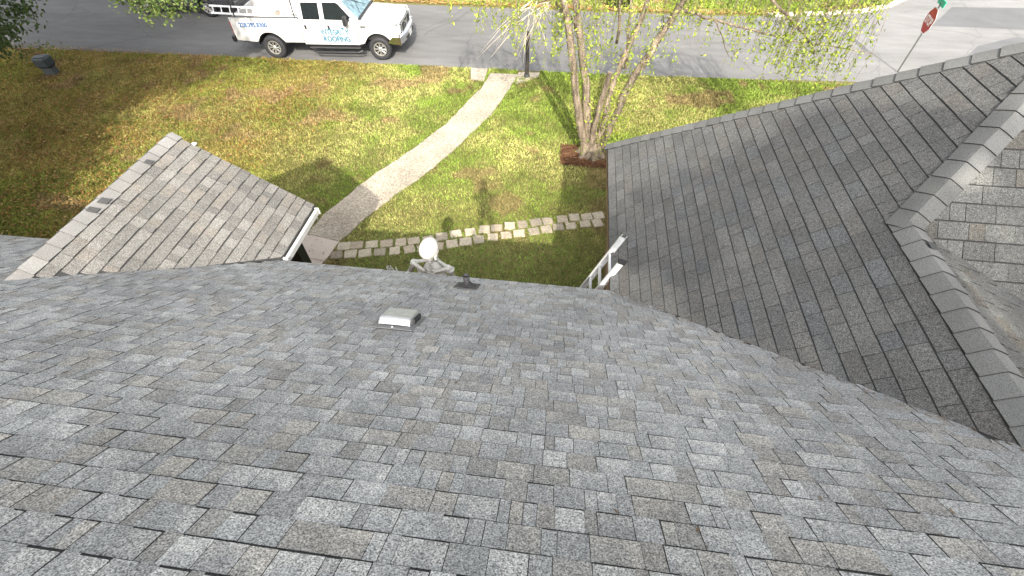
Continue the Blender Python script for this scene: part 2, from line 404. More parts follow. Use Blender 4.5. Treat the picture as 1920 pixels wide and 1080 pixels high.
def shingle_pieces(plan, zf, O, Ud, rise, exposure, style, v_start=0):
    """plan: convex polygon (x,y). O: eave origin (x,y), Ud: eave direction in plan, rise: tan pitch.
    returns pieces: (3D top ring, 3D bottom ring, tint)"""
    U = Vector((*Ud, 0)); back = Vector((-Ud[1], Ud[0], 0))       # up-slope plan direction (left of Ud)
    L = math.hypot(1, rise); Vv = (back+Vector((0, 0, rise)))/L; N = U.cross(Vv); O3 = Vector((O[0], O[1], zf(*O)))
    P2 = [((Vector((x, y, zf(x, y)))-O3).dot(U), (Vector((x, y, zf(x, y)))-O3).dot(Vv)) for x, y in plan]
    if parea(P2) < 0: P2 = P2[::-1]
    umin, umax = min(p[0] for p in P2), max(p[0] for p in P2); vmax = max(p[1] for p in P2)
    pieces = []; k = 0; v0 = v_start
    while v0 < vmax:
        u = umin-random.uniform(0, .3); raised = random.random() < .5
        ju = .0
        while u < umax:
            st = style
            if st == 'laminated':
                wd = random.choice((.055, .075, .10, .115, .135, .155, .185)) * random.uniform(.92, 1.08)
                if raised: wd *= 1.12
                gu = random.choice((.0015, .003, .0045)); gv = random.uniform(.012, .019) if raised else random.uniform(.002, .006)
                tb, tt = (random.uniform(.009, .0115), .004) if raised else (random.uniform(.0045, .006), .003)
            elif st == 'back':
                wd = random.choice((.14, .2, .26, .33, .4))*random.uniform(.93, 1.07); gu = random.choice((.003, .006)); gv = random.uniform(.010, .014); tb, tt = random.uniform(.008, .010), .004
            elif st == 'porch':
                wd = random.choice((.10, .14, .17, .2, .26))*random.uniform(.93, 1.07)
                gu = random.choice((.0012, .0025)); gv = random.uniform(.013, .018) if raised else random.uniform(.008, .011)
                tb, tt = (random.uniform(.010, .013), .004) if raised else (random.uniform(.006, .008), .003)
            else:
                wd = random.choice((.16, .22, .26, .3, .33))*random.uniform(.95, 1.05)
                gu = random.choice((.003, .0045, .006)); gv = random.uniform(.009, .013); tb, tt = random.uniform(.007, .0095), .003
            a, b = u+gu/2, u+wd-gu/2; u += wd
            jv = random.uniform(-.002, .002); sk = random.uniform(-.0015, .0015)
            q = [(a, v0+gv+jv), (b, v0+gv+jv+sk), (b, v0+exposure), (a, v0+exposure)]
            for i in range(len(P2)):
                q = clip(q, P2[i], P2[(i+1) % len(P2)])
                if len(q) < 3: break
            was = raised
            raised = (not raised) if random.random() < .8 else raised
            if len(q) < 3 or abs(parea(q)) < 2e-4: continue
            c = sum(p[0] for p in q)/len(q), sum(p[1] for p in q)/len(q)
            P3 = O3+U*c[0]+Vv*c[1]
            hf = lambda v: tb+(tt-tb)*min(1, max(0, (v-v0-gv)/(exposure-gv)))
            top = [O3+U*p[0]+Vv*p[1]+N*hf(p[1]) for p in q]; bot = [O3+U*p[0]+Vv*p[1]-N*.001 for p in q]
            pieces.append((top, bot, was, P3))
        v0 += exposure; k += 1
    return pieces

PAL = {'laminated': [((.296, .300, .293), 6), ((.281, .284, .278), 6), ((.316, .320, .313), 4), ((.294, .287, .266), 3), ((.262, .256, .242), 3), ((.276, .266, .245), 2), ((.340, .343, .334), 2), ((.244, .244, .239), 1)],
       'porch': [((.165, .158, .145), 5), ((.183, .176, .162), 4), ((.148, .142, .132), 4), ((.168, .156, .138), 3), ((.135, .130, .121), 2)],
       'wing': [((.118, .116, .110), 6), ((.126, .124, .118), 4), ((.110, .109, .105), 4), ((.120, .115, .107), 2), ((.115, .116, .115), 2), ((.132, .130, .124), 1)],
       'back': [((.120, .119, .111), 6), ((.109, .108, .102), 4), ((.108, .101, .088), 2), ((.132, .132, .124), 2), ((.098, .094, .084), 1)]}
def pick(pal):
    t = random.uniform(0, sum(q[1] for q in pal)); 
    for c, w_ in pal:
        t -= w_
        if t <= 0: break
    k = random.uniform(.93, 1.07); return tuple(x*k for x in c)

def screen_area(top):
    q = [project(p) for p in top]
    if any(p is None for p in q): return 0
    cx = sum(p[0] for p in q)/len(q); cy = sum(p[1] for p in q)/len(q)
    if not (-20 < cx < 1940 and -20 < cy < 1100): return 0
    return abs(parea([(p[0], p[1]) for p in q]))

def add_shingles(groups, roof, limit=300):
    """groups: list of (pieces, palette)"""
    allp = []
    for pieces, pal in groups:
        for top, bot, was, c in pieces: allp.append((screen_area(top), top, bot, pick(PAL[pal]), c))
    allp.sort(key=lambda t: -t[0])
    rest = MB()
    for i, (ar, top, bot, tint, c) in enumerate(allp):
        mb = MB() if i < limit else rest
        n = len(top)
        mb.face(top, tint)
        for k in range(n):
            j = (k+1) % n; mb.face([bot[k], bot[j], top[j], top[k]], tuple(x*.35 for x in tint))
        if i < limit: mb.build('shingle', M['shingle'], roof, loc=tuple(c))
    o = rest.build('shingle_field', M['shingle'], roof); o['kind'] = 'stuff'
    return len(allp)

under = lambda c: (zpor(c.x, c.y) > zmain(c.x, c.y)+.03 and PEL < c.x < PEX) or (c.x > WX and c.x < RX and zWL(c.x, c.y) > zmain(c.x, c.y)+.03) or (c.x >= RX and c.y > min(2.5, Y1+TB2/TA*(c.x-RX))+.04)
mp = [p for p in shingle_pieces([(-10.5, EY), (8.5, EY), (8.5, RIDGE_Y+.1), (-10.5, RIDGE_Y+.1)], zmain, (8.5, EY), (-1, 0), TA, .143, 'laminated') if not under(p[3])]
# only what the place in front of the camera shows is laid piece by piece
mp = [p for p in mp if p[3].x > -9.8+(EY-p[3].y)*1.2]
n1 = add_shingles([(mp, 'laminated')], main_roof)
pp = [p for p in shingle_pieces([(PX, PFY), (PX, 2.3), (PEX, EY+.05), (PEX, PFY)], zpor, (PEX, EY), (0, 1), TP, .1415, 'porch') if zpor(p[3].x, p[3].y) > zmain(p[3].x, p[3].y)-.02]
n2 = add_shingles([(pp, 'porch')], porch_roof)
EXW = (RX-WX)*math.hypot(1, TB)/21
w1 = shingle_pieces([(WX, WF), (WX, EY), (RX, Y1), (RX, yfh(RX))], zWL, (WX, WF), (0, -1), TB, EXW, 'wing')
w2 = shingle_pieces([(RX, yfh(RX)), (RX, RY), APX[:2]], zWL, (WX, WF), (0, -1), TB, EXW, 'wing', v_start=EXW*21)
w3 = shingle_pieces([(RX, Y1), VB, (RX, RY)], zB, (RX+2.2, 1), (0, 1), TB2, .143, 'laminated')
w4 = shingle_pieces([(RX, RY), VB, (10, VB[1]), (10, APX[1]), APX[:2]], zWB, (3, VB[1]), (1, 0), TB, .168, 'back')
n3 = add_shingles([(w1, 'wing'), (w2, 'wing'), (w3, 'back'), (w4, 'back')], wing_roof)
print('shingles', n1, n2, n3)

def caps(A, B, nl, nr, roof, step=.2, half=.145, pal=((.118, .118, .112), (.132, .132, .126), (.14, .14, .134)), lift=.012, patches=()):
    """folded cap shingles from A (low end, first laid) to B; nl, nr: unit vectors down the two slopes, across the ridge"""
    A, B = Vector(A), Vector(B); L = (B-A).length; t = (B-A)/L; n = int(L/step)
    up_ = (-(Vector(nl)+Vector(nr))).normalized()
    for i in range(n+1):
        a0 = i*step; a1 = min(a0+step*1.18, L+.02)
        if a1-a0 < .05: continue
        mb = MB(); c = random.choice(pal); k = random.uniform(.94, 1.06); c = tuple(x*k for x in c)
        sk = random.uniform(-.004, .004)
        secs = []
        for a, h in ((a0, lift+.017), (a1, lift+.002)):
            o = A+t*(a+0)+up_*h
            sec = [o+Vector(nl)*half-up_*.004, o+Vector(nl)*(half*.5), o+Vector(nl)*.028-up_*.001, o-up_*.004, o+Vector(nr)*.028-up_*.001, o+Vector(nr)*(half*.5), o+Vector(nr)*half-up_*.004]
            secs.append([p+t*sk for p in sec])
        s0, s1 = secs
        dn = -up_*.018
        for j in range(6):
            mb.face([s0[j], s0[j+1], s1[j+1], s1[j]], c)
            mb.face([s0[j]+dn, s0[j+1]+dn, s0[j+1], s0[j]], tuple(x*.3 for x in c))
        for j in (0, 6): mb.face([s0[j]+dn, s0[j], s1[j], s1[j]+dn], tuple(x*.3 for x in c))
        m = sum((Vector(p) for p in s0+s1), Vector())/14
        o = mb.build('ridge_cap', M['cap'], roof, loc=tuple(m))
    for (a, side, ln, f0, f1) in patches:     # bare dark spots where a cap has lost its surface
        mb = MB(); nn = Vector(nl if side < 0 else nr); o = A+t*a+up_*(lift+.022)
        mb.prism([o+nn*half*f0, o+nn*half*f1+t*ln*.25, o+nn*half*f1+t*ln*1.1, o+nn*half*f0+t*ln*.8], .006, up_, (.07, .07, .07))
        mb.build('torn_cap_patch', M['cap'], roof, loc=tuple(o))
cl = lambda v: Vector(v).normalized()
dWL = cl((-1, 0, -TB)); dB = cl((1, 0, -TB2)); dWB = cl((0, -1, -TB)); dWF = cl((0, 1, -1.1813))
def across(dn, t):                          # unit vector in the slope, square to the hip line
    t = cl(t); v = Vector(dn)-t*Vector(dn).dot(t); return v.normalized()
t1 = Vector(APX)-Vector((WX, WF, EZ)); caps((WX, WF, EZ), APX, across(dWL, t1), across(dWF, t1), wing_roof)
t2 = Vector(APX)-Vector((RX, RY, RZ)); caps((RX-.06, RY-.06, RZ-.04), APX, across(dWL, t2), across(dWB, t2), wing_roof, half=.15)
caps((RX, Y1-.12, RZ+.004), (RX, RY+.1, RZ+.004), dWL, dB, wing_roof, step=.185, half=.15, pal=((.15, .15, .143), (.165, .165, .158), (.175, .175, .168)), patches=((1.93, 1, .1, .15, .8),))
caps((APX[0], APX[1], APX[2]), (10, APX[1], APX[2]), dWB, dWF, wing_roof)
dPR, dPL = cl((1, 0, -TP)), cl((-1, 0, -TP))
caps((PX, 2.38, PZ), (PX, PFY+.01, PZ), dPL, dPR, porch_roof, step=.2, half=.15, pal=((.215, .208, .197), (.20, .194, .184), (.232, .226, .215)),
     lift=.014, patches=((2.18, 1, .1, .5, 1.0), (1.33, 1, .12, .35, .95), (1.16, 1, .1, .25, .9)))
deb = []
for k in range(170):
    t = random.random(); e = abs(random.gauss(0, .05)); x = WX+(RX-WX)*t-e*.6; y = EY-(EY-Y1)*t+random.uniform(-.02, .03)-e; deb.append((x, y))
for k in range(70): deb.append((random.uniform(-5, 3), random.uniform(.3, 4)))
V = []; F = []; T = []
for x, y in deb:
    if x > WX and y > EY-(EY-Y1)*(x-WX)/(RX-WX): continue
    o = Vector((x, y, zmain(x, y)+.016)); a = random.uniform(0, 6.28); L = random.uniform(.008, .022); d1 = Vector((math.cos(a), math.sin(a), -TA*math.sin(a)))*L; d2 = Vector((-math.sin(a), math.cos(a), -TA*math.cos(a)))*L*.35
    n0 = len(V); V += [tuple(o-d1), tuple(o+d2), tuple(o+d1), tuple(o-d2)]; F.append((n0, n0+1, n0+2, n0+3)); T.append(random.choice(((.12, .08, .045), (.2, .13, .07), (.07, .055, .04))))
np_mesh('leaf_debris', np.array(V), np.array(F), np.array(T), mat('debris', rough=.9, tint=True), main_roof)['kind'] = 'stuff'
# walls, soffits, fascia, porch
def part(name, m, *boxes):
    b = MB()
    for c, dd in boxes: b.box(c, dd)
    return b.build(name, m, house)
part('wall', M['siding'], ((-6.9, EY-.5, 1.28), (16, .14, 2.6)))
part('wall', M['siding'], ((WX+.42, (EY+WF)/2-.35, 1.28), (.14, WF-EY+.4, 2.6)))
part('wall', M['siding'], ((7.2, WF-.42, 1.28), (11.8, .14, 2.6)))
part('wall', M['siding'], ((-1, -4.9, 1.28), (27.6, .14, 2.6)))
for xx in (XL+.3, XR-.3): part('wall', M['siding'], ((xx, -.5, 1.28), (.14, 8.6, 2.6)))
part('soffit', M['soffit'], ((-7.0, EY-.26, 2.60), (15.6, .5, .02)))
part('soffit', M['soffit'], ((WX+.24, (EY+WF)/2, 2.60), (.46, WF-EY-.05, .02)))
part('fascia', M['siding'], ((WX+.012, (EY+WF)/2, 2.655), (.024, WF-EY, .16)))
part('fascia', M['siding'], ((-1.55, EY-.013, 2.655), (4.66, .024, .16)))
part('fascia', M['siding'], ((-11.2, EY-.013, 2.655), (7.4, .024, .16)))
# porch rake boards, gable, gutter, columns
for sx in (1, -1):
    b = MB(); ex = PX+sx*(PEX-PX)
    b.prism([(PX, PFY-.06, PZ-.26), (ex-sx*.02, PFY-.06, PEZ-.26), (ex-sx*.02, PFY-.06, PEZ-.115), (PX, PFY-.06, PZ-.115)], .03, Vector((0, 1, 0)))
    b.build('rake_board', M['trim'], house)
b = MB(); b.bevbox((PX+.24, PFY+.03, zpor(PX+.24, 0)-.02), (.07, .08, .03), .008); b.build('trim_end', M['trim'], house)
b = MB(); b.prism([(PX, PFY-.2, PZ-.12), (PEX-.1, PFY-.2, PEZ-.06), (PEL+.1, PFY-.2, PEZ-.06)], .06, Vector((0, 1, 0))); b.build('gable_wall', M['trim'], house)
b = MB()
b.bevbox((PEX+.032, (EY+.05+PFY)/2, 2.70), (.05, PFY-EY-.1, .10), .012)
gut = b.build('gutter', M['trim'], house)
b = MB(); b.box((PEX+.036, EY+.045, 2.70), (.075, .03, .13)); b.build('gutter_end', M['trim'], gut)
b = MB(); b.box((PEX+.036, PFY-.040, 2.70), (.065, .016, .115)); b.build('gutter_end', M['trim'], gut)
part('porch_beam', M['trim'], ((PEX-.14, (EY+PFY)/2-.1, 2.6), (.14, PFY-EY-.1, .2)), ((PEL+.14, (EY+PFY)/2-.1, 2.6), (.14, PFY-EY-.1, .2)), ((PX, PFY-.17, 2.6), (3.2, .12, .2)))
for x_, y_ in ((-4.08, 4.62), (PEL+.2, 4.62)):
    b = MB(); b.bevbox((x_, y_, 1.25), (.2, .2, 2.5), .012); co = b.build('column', M['black'], house)
    b = MB(); b.bevbox((x_, y_, .07), (.27, .27, .14), .015); b.build('column_base', M['black'], co)
part('porch_floor', M['concrete'], ((PX, 4.35, .03), (3.4, 1.7, .09)))

# roof vent hood on the main slope
slope = Matrix.Rotation(-math.atan(TA), 3, 'X')       # local +Y runs down the slope
def on_main(x, y, h=0): return Vector((x, y, zmain(x, y)))+Vector((0, TA, 1)).normalized()*h
vent = empty('roof_vent', (0, 0, 0)); vent.parent = house; vent.location = on_main(-1.41, 2.39, .012); vent.rotation_euler = (-math.atan(TA), 0, 0)
b = MB(); b.box((0, -.02, .004), (.40, .44, .004)); b.build('flange', M['flange'], vent)
b = MB()
x0, x1, ya, yb, hh = -.14, .14, -.14, .14, .085
sec = [(-.15, .012), (-.148, .045), (-.135, .068), (-.11, .078), (.0, .084), (.11, .09), (.138, .083), (.15, .062), (.15, .02)]
prev = None
rows = []
for yy, zz in sec:
    row = []
    for fx, dz in ((-1.0, -.03), (-.985, -.012), (-.93, -.002), (0, .0), (.93, -.002), (.985, -.012), (1.0, -.03)):
        row.append(Vector((fx*.15, yy, max(.008, zz+dz))))
    rows.append(row)
for r0, r1 in zip(rows, rows[1:]):
    for i in range(6): b.face([r0[i], r0[i+1], r1[i+1], r1[i]])
for side in (0, 6):
    b.face([r[side] for r in rows]+[Vector((rows[-1][side].x, .15, .008)), Vector((rows[0][side].x, -.15, .008))])
b.build('hood', M['galv'], vent, smooth=False)
b = MB(); b.box((0, -.156, .03), (.25, .012, .014)); b.build('hood_lip', M['galv'], vent)
b = MB(); b.box((.162, .02, .03), (.02, .2, .05)); b.build('louvre', M['rubber'], vent)
b = MB(); b.lathe([(.0, .012), (.009, .011), (.01, .004)], 8, o=(0, -.20, .0)); b.build('nail_head', M['trim'], vent)
# plumbing vent
pv = empty('vent_pipe', (0, 0, 0)); pv.parent = house; pv.location = on_main(-1.07, 3.66, .006)
b = MB(); Mx = slope
b.box((0, 0, .012), (.30, .30, .004), Mx); b.build('flashing', M['lead'], pv)
b = MB(); b.lathe([(.12, .012), (.105, .022), (.075, .034), (.056, .052), (.047, .06), (.044, .06)], 16, Mx); b.build('boot', M['rubber'], pv, smooth=True)
b = MB(); b.lathe([(.04, -.02), (.04, .21), (.033, .21), (.033, .05)], 14); b.build('pipe', M['rubber'], pv, smooth=True)

# ------------------------------------------------------------------ ladder against the wing eave
lad = empty('ladder', (-.22, 4.53, 0), label='white extension ladder leaning on the roof eave in the inner corner', cat='ladder')
LA, LB = Vector((0, 0, .02)), Vector((1.15, 0, 3.12))
ld_t = (LB-LA).normalized(); ldn = Vector((ld_t.z, 0, -ld_t.x))
Ml = Matrix((ldn, Vector((0, 1, 0)), ld_t)).transposed()
for sy, dz in ((-.225, -.03), (.225, .05)):
    b = MB(); L = (LB-LA).length+dz
    for off, (wx, wy) in ((0, (.012, .0)),):
        cen = LA+ld_t*L/2+Vector((0, sy, 0))
        b.box(cen, (.085, .006, L), Ml); b.box(cen+ldn*.0395-Vector((0, math.copysign(.0145, sy), 0)), (.006, .023, L-.004), Ml); b.box(cen-ldn*.0395-Vector((0, math.copysign(.0145, sy), 0)), (.006, .023, L-.004), Ml)
    ra = b.build('rail', M['alu'], lad)
    b = MB(); b.box(LA+ld_t*(L-.02)+Vector((0, sy, 0)), (.1, .036, .07), Ml); b.build('end_cap', M['rubber'] if sy < 0 else M['post'], ra)
    b = MB(); b.box(LA+ld_t*.03+Vector((0, sy, 0)), (.11, .05, .06), Ml); b.build('foot', M['rubber'], ra)
for k in range(10):
    b = MB(); b.box(LA+ld_t*(.27+.295*k), (.034, .43, .034), Ml); b.build('rung', M['alu'], lad)
b = MB(); b.box(LA+ld_t*2.52+Vector((.03, -.25, .0)), (.05, .03, .13), Ml); b.build('clip', M['orange'], lad)
b = MB(); b.bevbox(LA+ld_t*2.60+Vector((.10, -.255, -.04)), (.13, .05, .06), .012, Ml); b.build('stand_off', M['alu'], lad)

# ------------------------------------------------------------------ giant toy skeleton on the lawn
sk = empty('skeleton_figure', (-1.98, 4.86, 0), rz=R(-6), label='tall white plastic skeleton decoration standing in front of the eave', cat='skeleton')
def ell(mb, c, r, n=18, m=12, fn=None):
    b0 = len(mb.v)
    for i in range(m+1):
        th = math.pi*i/m
        for k in range(n):
            a = 2*math.pi*k/n; p = Vector((r[0]*math.sin(th)*math.cos(a), r[1]*math.sin(th)*math.sin(a), r[2]*math.cos(th)))
            if fn: p = fn(p)
            mb.v.append(tuple(Vector(c)+p))
    for i in range(m):
        for k in range(n):
            k2 = (k+1) % n; mb.f.append((b0+i*n+k, b0+(i+1)*n+k, b0+(i+1)*n+k2, b0+i*n+k2)); mb.c.append(None)
HZ = 2.40
def skf(p):
    q = p.copy()
    if q.z < -.04: q.x *= .80+.2*max(0, (q.z+.17)/.13); q.y = q.y*.94
    return q
hd = Matrix.Rotation(R(8), 3, 'Y')
b = MB(); ell(b, (0, .03, HZ), (.150, .200, .175), 22, 16, lambda p: hd @ skf(p))
b.tube([(.10, -.04, HZ-.12), (.11, .1, HZ-.1), (.09, .17, HZ-.09)], [.018, .02, .016], 6); b.tube([(-.12, -.04, HZ-.12), (-.12, .1, HZ-.1), (-.09, .17, HZ-.09)], [.018, .02, .016], 6)
skull = b.build('skull', M['bone'], sk, smooth=True)
for sx in (-1, 1):
    b = MB(); ell(b, (sx*.06, .197, HZ-.03), (.038, .02, .036), 10, 6); b.build('eye_socket', M['bone_dark'], skull, smooth=True)
b = MB(); ell(b, (0, .208, HZ-.10), (.02, .015, .028), 8, 6); b.build('nose_hole', M['bone_dark'], skull, smooth=True)
b = MB(); b.tube([(-.105, -.03, HZ-.15), (-.10, .0, HZ-.22), (-.06, .13, HZ-.245), (0, .17, HZ-.25), (.06, .13, HZ-.245), (.10, .0, HZ-.22), (.105, -.03, HZ-.15)], [.018, .024, .028, .03, .028, .024, .018], 8)
b.build('jaw', M['bone'], sk, smooth=True)
def bone(name, pts, r, ends=True, parent=None):
    b = MB(); n = len(pts)
    rr = [r*1.5, r*1.25, r*.9, r*.85, r*.9, r*1.25, r*1.5] if ends else [r]*7
    A, B = Vector(pts[0]), Vector(pts[-1]); b.tube([A.lerp(B, t) for t in (0, .06, .18, .5, .82, .94, 1)], rr, 8)
    return b.build(name, M['bone'], parent or sk, smooth=True)
SZ = 2.03
for k in range(20):                         # spine
    z = HZ-.19-k*.052; y = -.03-.05*math.sin(k/19*math.pi*1.3)
    b = MB(); rr = .030 if k < 5 else .04
    b.lathe([(rr*.8, -.02), (rr, -.014), (rr*.85, 0), (rr, .014), (rr*.8, .02), (0, .02)], 8, o=(0, y, z)); b.box((0, y-rr-.022, z-.005), (.014, .055, .016)); b.box((0, y, z), (rr*3.1, .016, .014))
    b.build('vertebra', M['bone'], sk)
for k in range(9):                          # ribs
    z = SZ-.03-k*.062; wx = .10+.105*math.sin((k+1.2)/10.5*math.pi*.62); dy = .09+.05*math.sin((k+1)/10*math.pi*.7)
    for sx in (-1, 1):
        P = []
        for i in range(9):
            a = math.pi*i/8; P.append((sx*wx*math.sin(a)**.8 if i not in (0, 8) else 0.025*sx, .05-dy*1.25*math.cos(a), z-.035*i/2.6+.01))
        b = MB(); b.tube(P, .021, 6, squash=.8); b.build('rib', M['bone'], sk, smooth=True)
b = MB(); ell(b, (0, .045, SZ-.26), (.20, .135, .31), 16, 12); b.build('chest_shell', M['bone'], sk, smooth=True)
b = MB(); b.tube([(0, .19, SZ-.08), (0, .21, SZ-.3), (0, .20, SZ-.46)], [.03, .028, .02], 8, squash=.5); b.build('sternum', M['bone'], sk, smooth=True)
for sx in (-1, 1):
    bone('collarbone', [(sx*.03, .15, SZ+.0), (sx*.29, .0, SZ+.03)], .034)
    b = MB(); b.prism([(sx*.27, -.04, SZ+.05), (sx*.09, -.09, SZ+.0), (sx*.11, -.11, SZ-.25), (sx*.22, -.075, SZ-.1)], .018, Vector((0, -1, 0))); b.tube([(sx*.08, -.105, SZ-.03), (sx*.3, -.05, SZ+.06)], [.022, .036], 6); b.build('shoulder_blade', M['bone'], sk)
    b = MB(); ell(b, (sx*.30, -.01, SZ+.02), (.062, .062, .062), 10, 8); b.build('shoulder_joint', M['bone'], sk, smooth=True)
# left arm held out, right arm hanging
bone('upper_arm', [(-.29, -.01, SZ+.01), (-.52, .05, SZ-.42)], .05); bone('forearm', [(-.58, .05, SZ-.40), (-.79, .13, SZ-.62)], .024); bone('forearm', [(-.58, .09, SZ-.42), (-.79, .17, SZ-.64)], .02)
bone('upper_arm', [(.32, -.01, SZ+.0), (.40, .0, SZ-.48)], .054); bone('forearm', [(.40, 0, SZ-.48), (.42, .16, SZ-.92)], .02); bone('forearm', [(.43, .02, SZ-.48), (.45, .17, SZ-.92)], .016)
def hand(o, d, side):
    hroot = None; d = Vector(d).normalized(); q = d.cross(Vector((0, 0, 1)) if abs(d.z) < .8 else Vector((0, 1, 0))).normalized(); nrm = d.cross(q)
    b = MB(); O = Vector(o); b.prism([O-q*.03, O+q*.03, O+q*.05+d*.12, O-q*.05+d*.12], .022, nrm); palm = b.build('palm', M['bone'], sk)
    for k, ln in enumerate((.11, .13, .12, .09)):
        a = O+d*.12+q*(-.042+.028*k); b = MB(); b.tube([a, a+d*ln*.5+nrm*.0, a+d*ln*.85-nrm*.02, a+d*ln-nrm*.05], [.011, .010, .009, .007], 6); b.build('finger', M['bone'], palm, smooth=True)
    a = O+q*.045+d*.03; b = MB(); b.tube([a, a+q*.04+d*.04, a+q*.055+d*.1-nrm*.02], [.012, .011, .008], 6); b.build('thumb', M['bone'], palm, smooth=True)
hand((-.80, .16, SZ-.62), (-.75, .15, .62), -1); hand((.435, .17, SZ-.94), (.02, .2, -1), 1)
b = MB()
for sx in (-1, 1):
    b.tube([(0, -.09, 1.22), (sx*.14, -.06, 1.36), (sx*.2, .03, 1.3), (sx*.16, .08, 1.15), (sx*.05, .1, 1.08)], [.04, .035, .03, .035, .03], 8)
b.build('pelvis', M['bone'], sk, smooth=True)
for sx in (-1, 1):
    bone('thigh_bone', [(sx*.17, .02, 1.16), (sx*.14, .03, .62)], .036); bone('shin_bone', [(sx*.14, .03, .60), (sx*.14, 0, .08)], .03)
    b = MB(); b.tube([(sx*.14, -.07, .03), (sx*.145, .05, .06), (sx*.16, .2, .02)], [.035, .035, .02], 8); b.build('foot', M['bone'], sk, smooth=True)
    b = MB(); ell(b, (sx*.14, .055, .62), (.04, .03, .045), 8, 6); b.build('knee_cap', M['bone'], sk, smooth=True)

# ------------------------------------------------------------------ vehicles
def text_mesh(body, size, m, name, parent, M4, bold=0.0, wscale=1.0):
    cu = bpy.data.curves.new('t', 'FONT'); cu.body = body; cu.size = size; cu.align_x = 'LEFT'; cu.extrude = .0015; cu.offset = bold; cu.resolution_u = 3
    o = bpy.data.objects.new('t', cu); col.objects.link(o); bpy.context.view_layer.update()
    me = bpy.data.meshes.new_from_object(o.evaluated_get(bpy.context.evaluated_depsgraph_get()))
    bpy.data.objects.remove(o); me.materials.clear(); me.materials.append(m)
    me.transform(Matrix.Diagonal((wscale, 1, 1, 1))); me.transform(M4); me.name = name
    r = bpy.data.objects.new(name, me); col.objects.link(r); r.parent = parent; return r

def wheel(x, y, r, wdt, parent, outer, rimmat):
    """outer: -1 faces -Y"""
    wr = empty('wheel', (x, y, r)); wr.parent = parent
    Mw = Matrix.Rotation(R(90)*(1 if outer < 0 else -1), 3, 'X')          # lathe axis +Z -> outwards
    h = wdt/2; b = MB()
    b.lathe([(r*.58, h*.86), (r*.66, h*.98), (r*.84, h), (r*.95, h*.9), (r, h*.62), (r, -h*.62), (r*.95, -h*.9), (r*.6, -h)], 32, Mw); b.build('tyre', M['rubber'], wr, smooth=True)
    b = MB()
    for k in range(36):
        a = 2*math.pi*k/36
        for sz in (-.35, .35): b.box(Mw @ Vector((r*1.0*math.cos(a+sz*.12), r*1.0*math.sin(a+sz*.12), sz*h)), (r*.03, r*.12, h*.5), Mw @ Matrix.Rotation(a, 3, 'Z'))
    b.build('tread', M['rubber'], wr)
    b = MB(); b.lathe([(r*.585, h*.86), (r*.56, h*.92), (r*.52, h*.7), (r*.50, h*.2), (0, h*.2)], 28, Mw); b.build('rim_barrel', M['plastic'], wr, smooth=False)
    b = MB(); b.lathe([(r*.6, h*.84), (r*.585, h*.95), (r*.52, h*.93), (r*.5, h*.7)], 28, Mw); b.lathe([(r*.15, h*.4), (r*.15, h*.82), (r*.1, h*.9), (0, h*.9)], 16, Mw)
    for k in range(8):
        a = 2*math.pi*k/8
        for da in (-.13, .13):
            p0 = Mw @ Vector((r*.12*math.cos(a), r*.12*math.sin(a), h*.72)); p1 = Mw @ Vector((r*.53*math.cos(a+da), r*.53*math.sin(a+da), h*.84)); b.tube([p0, p1], [r*.035, r*.03], 5)
    b.build('rim', rimmat, wr)
    return wr

def ywid(z): return np.interp(z, [.4, .55, .95, 1.25, 1.42], [.95, .985, 1.01, .99, .965])
def side_panel(poly, sgn, mb, split=.95):
    """poly: list of (x,z), laid on the bulged body side"""
    for keep in (1, -1):
        q = clip(poly if parea(poly) > 0 else poly[::-1], *(((-50, split), (50, split)) if keep > 0 else ((50, split), (-50, split))))
        if len(q) > 2:
            P = [(x, sgn*ywid(z), z) for x, z in q]; mb.face(P if sgn < 0 else P[::-1])
def arch(cx, cz, r, z0, n=12):
    a0 = math.asin((z0-cz)/r); return [(cx+r*math.cos(math.pi-a0-(math.pi-2*a0)*i/n), cz+r*math.sin(math.pi-a0-(math.pi-2*a0)*i/n)) for i in range(n+1)]

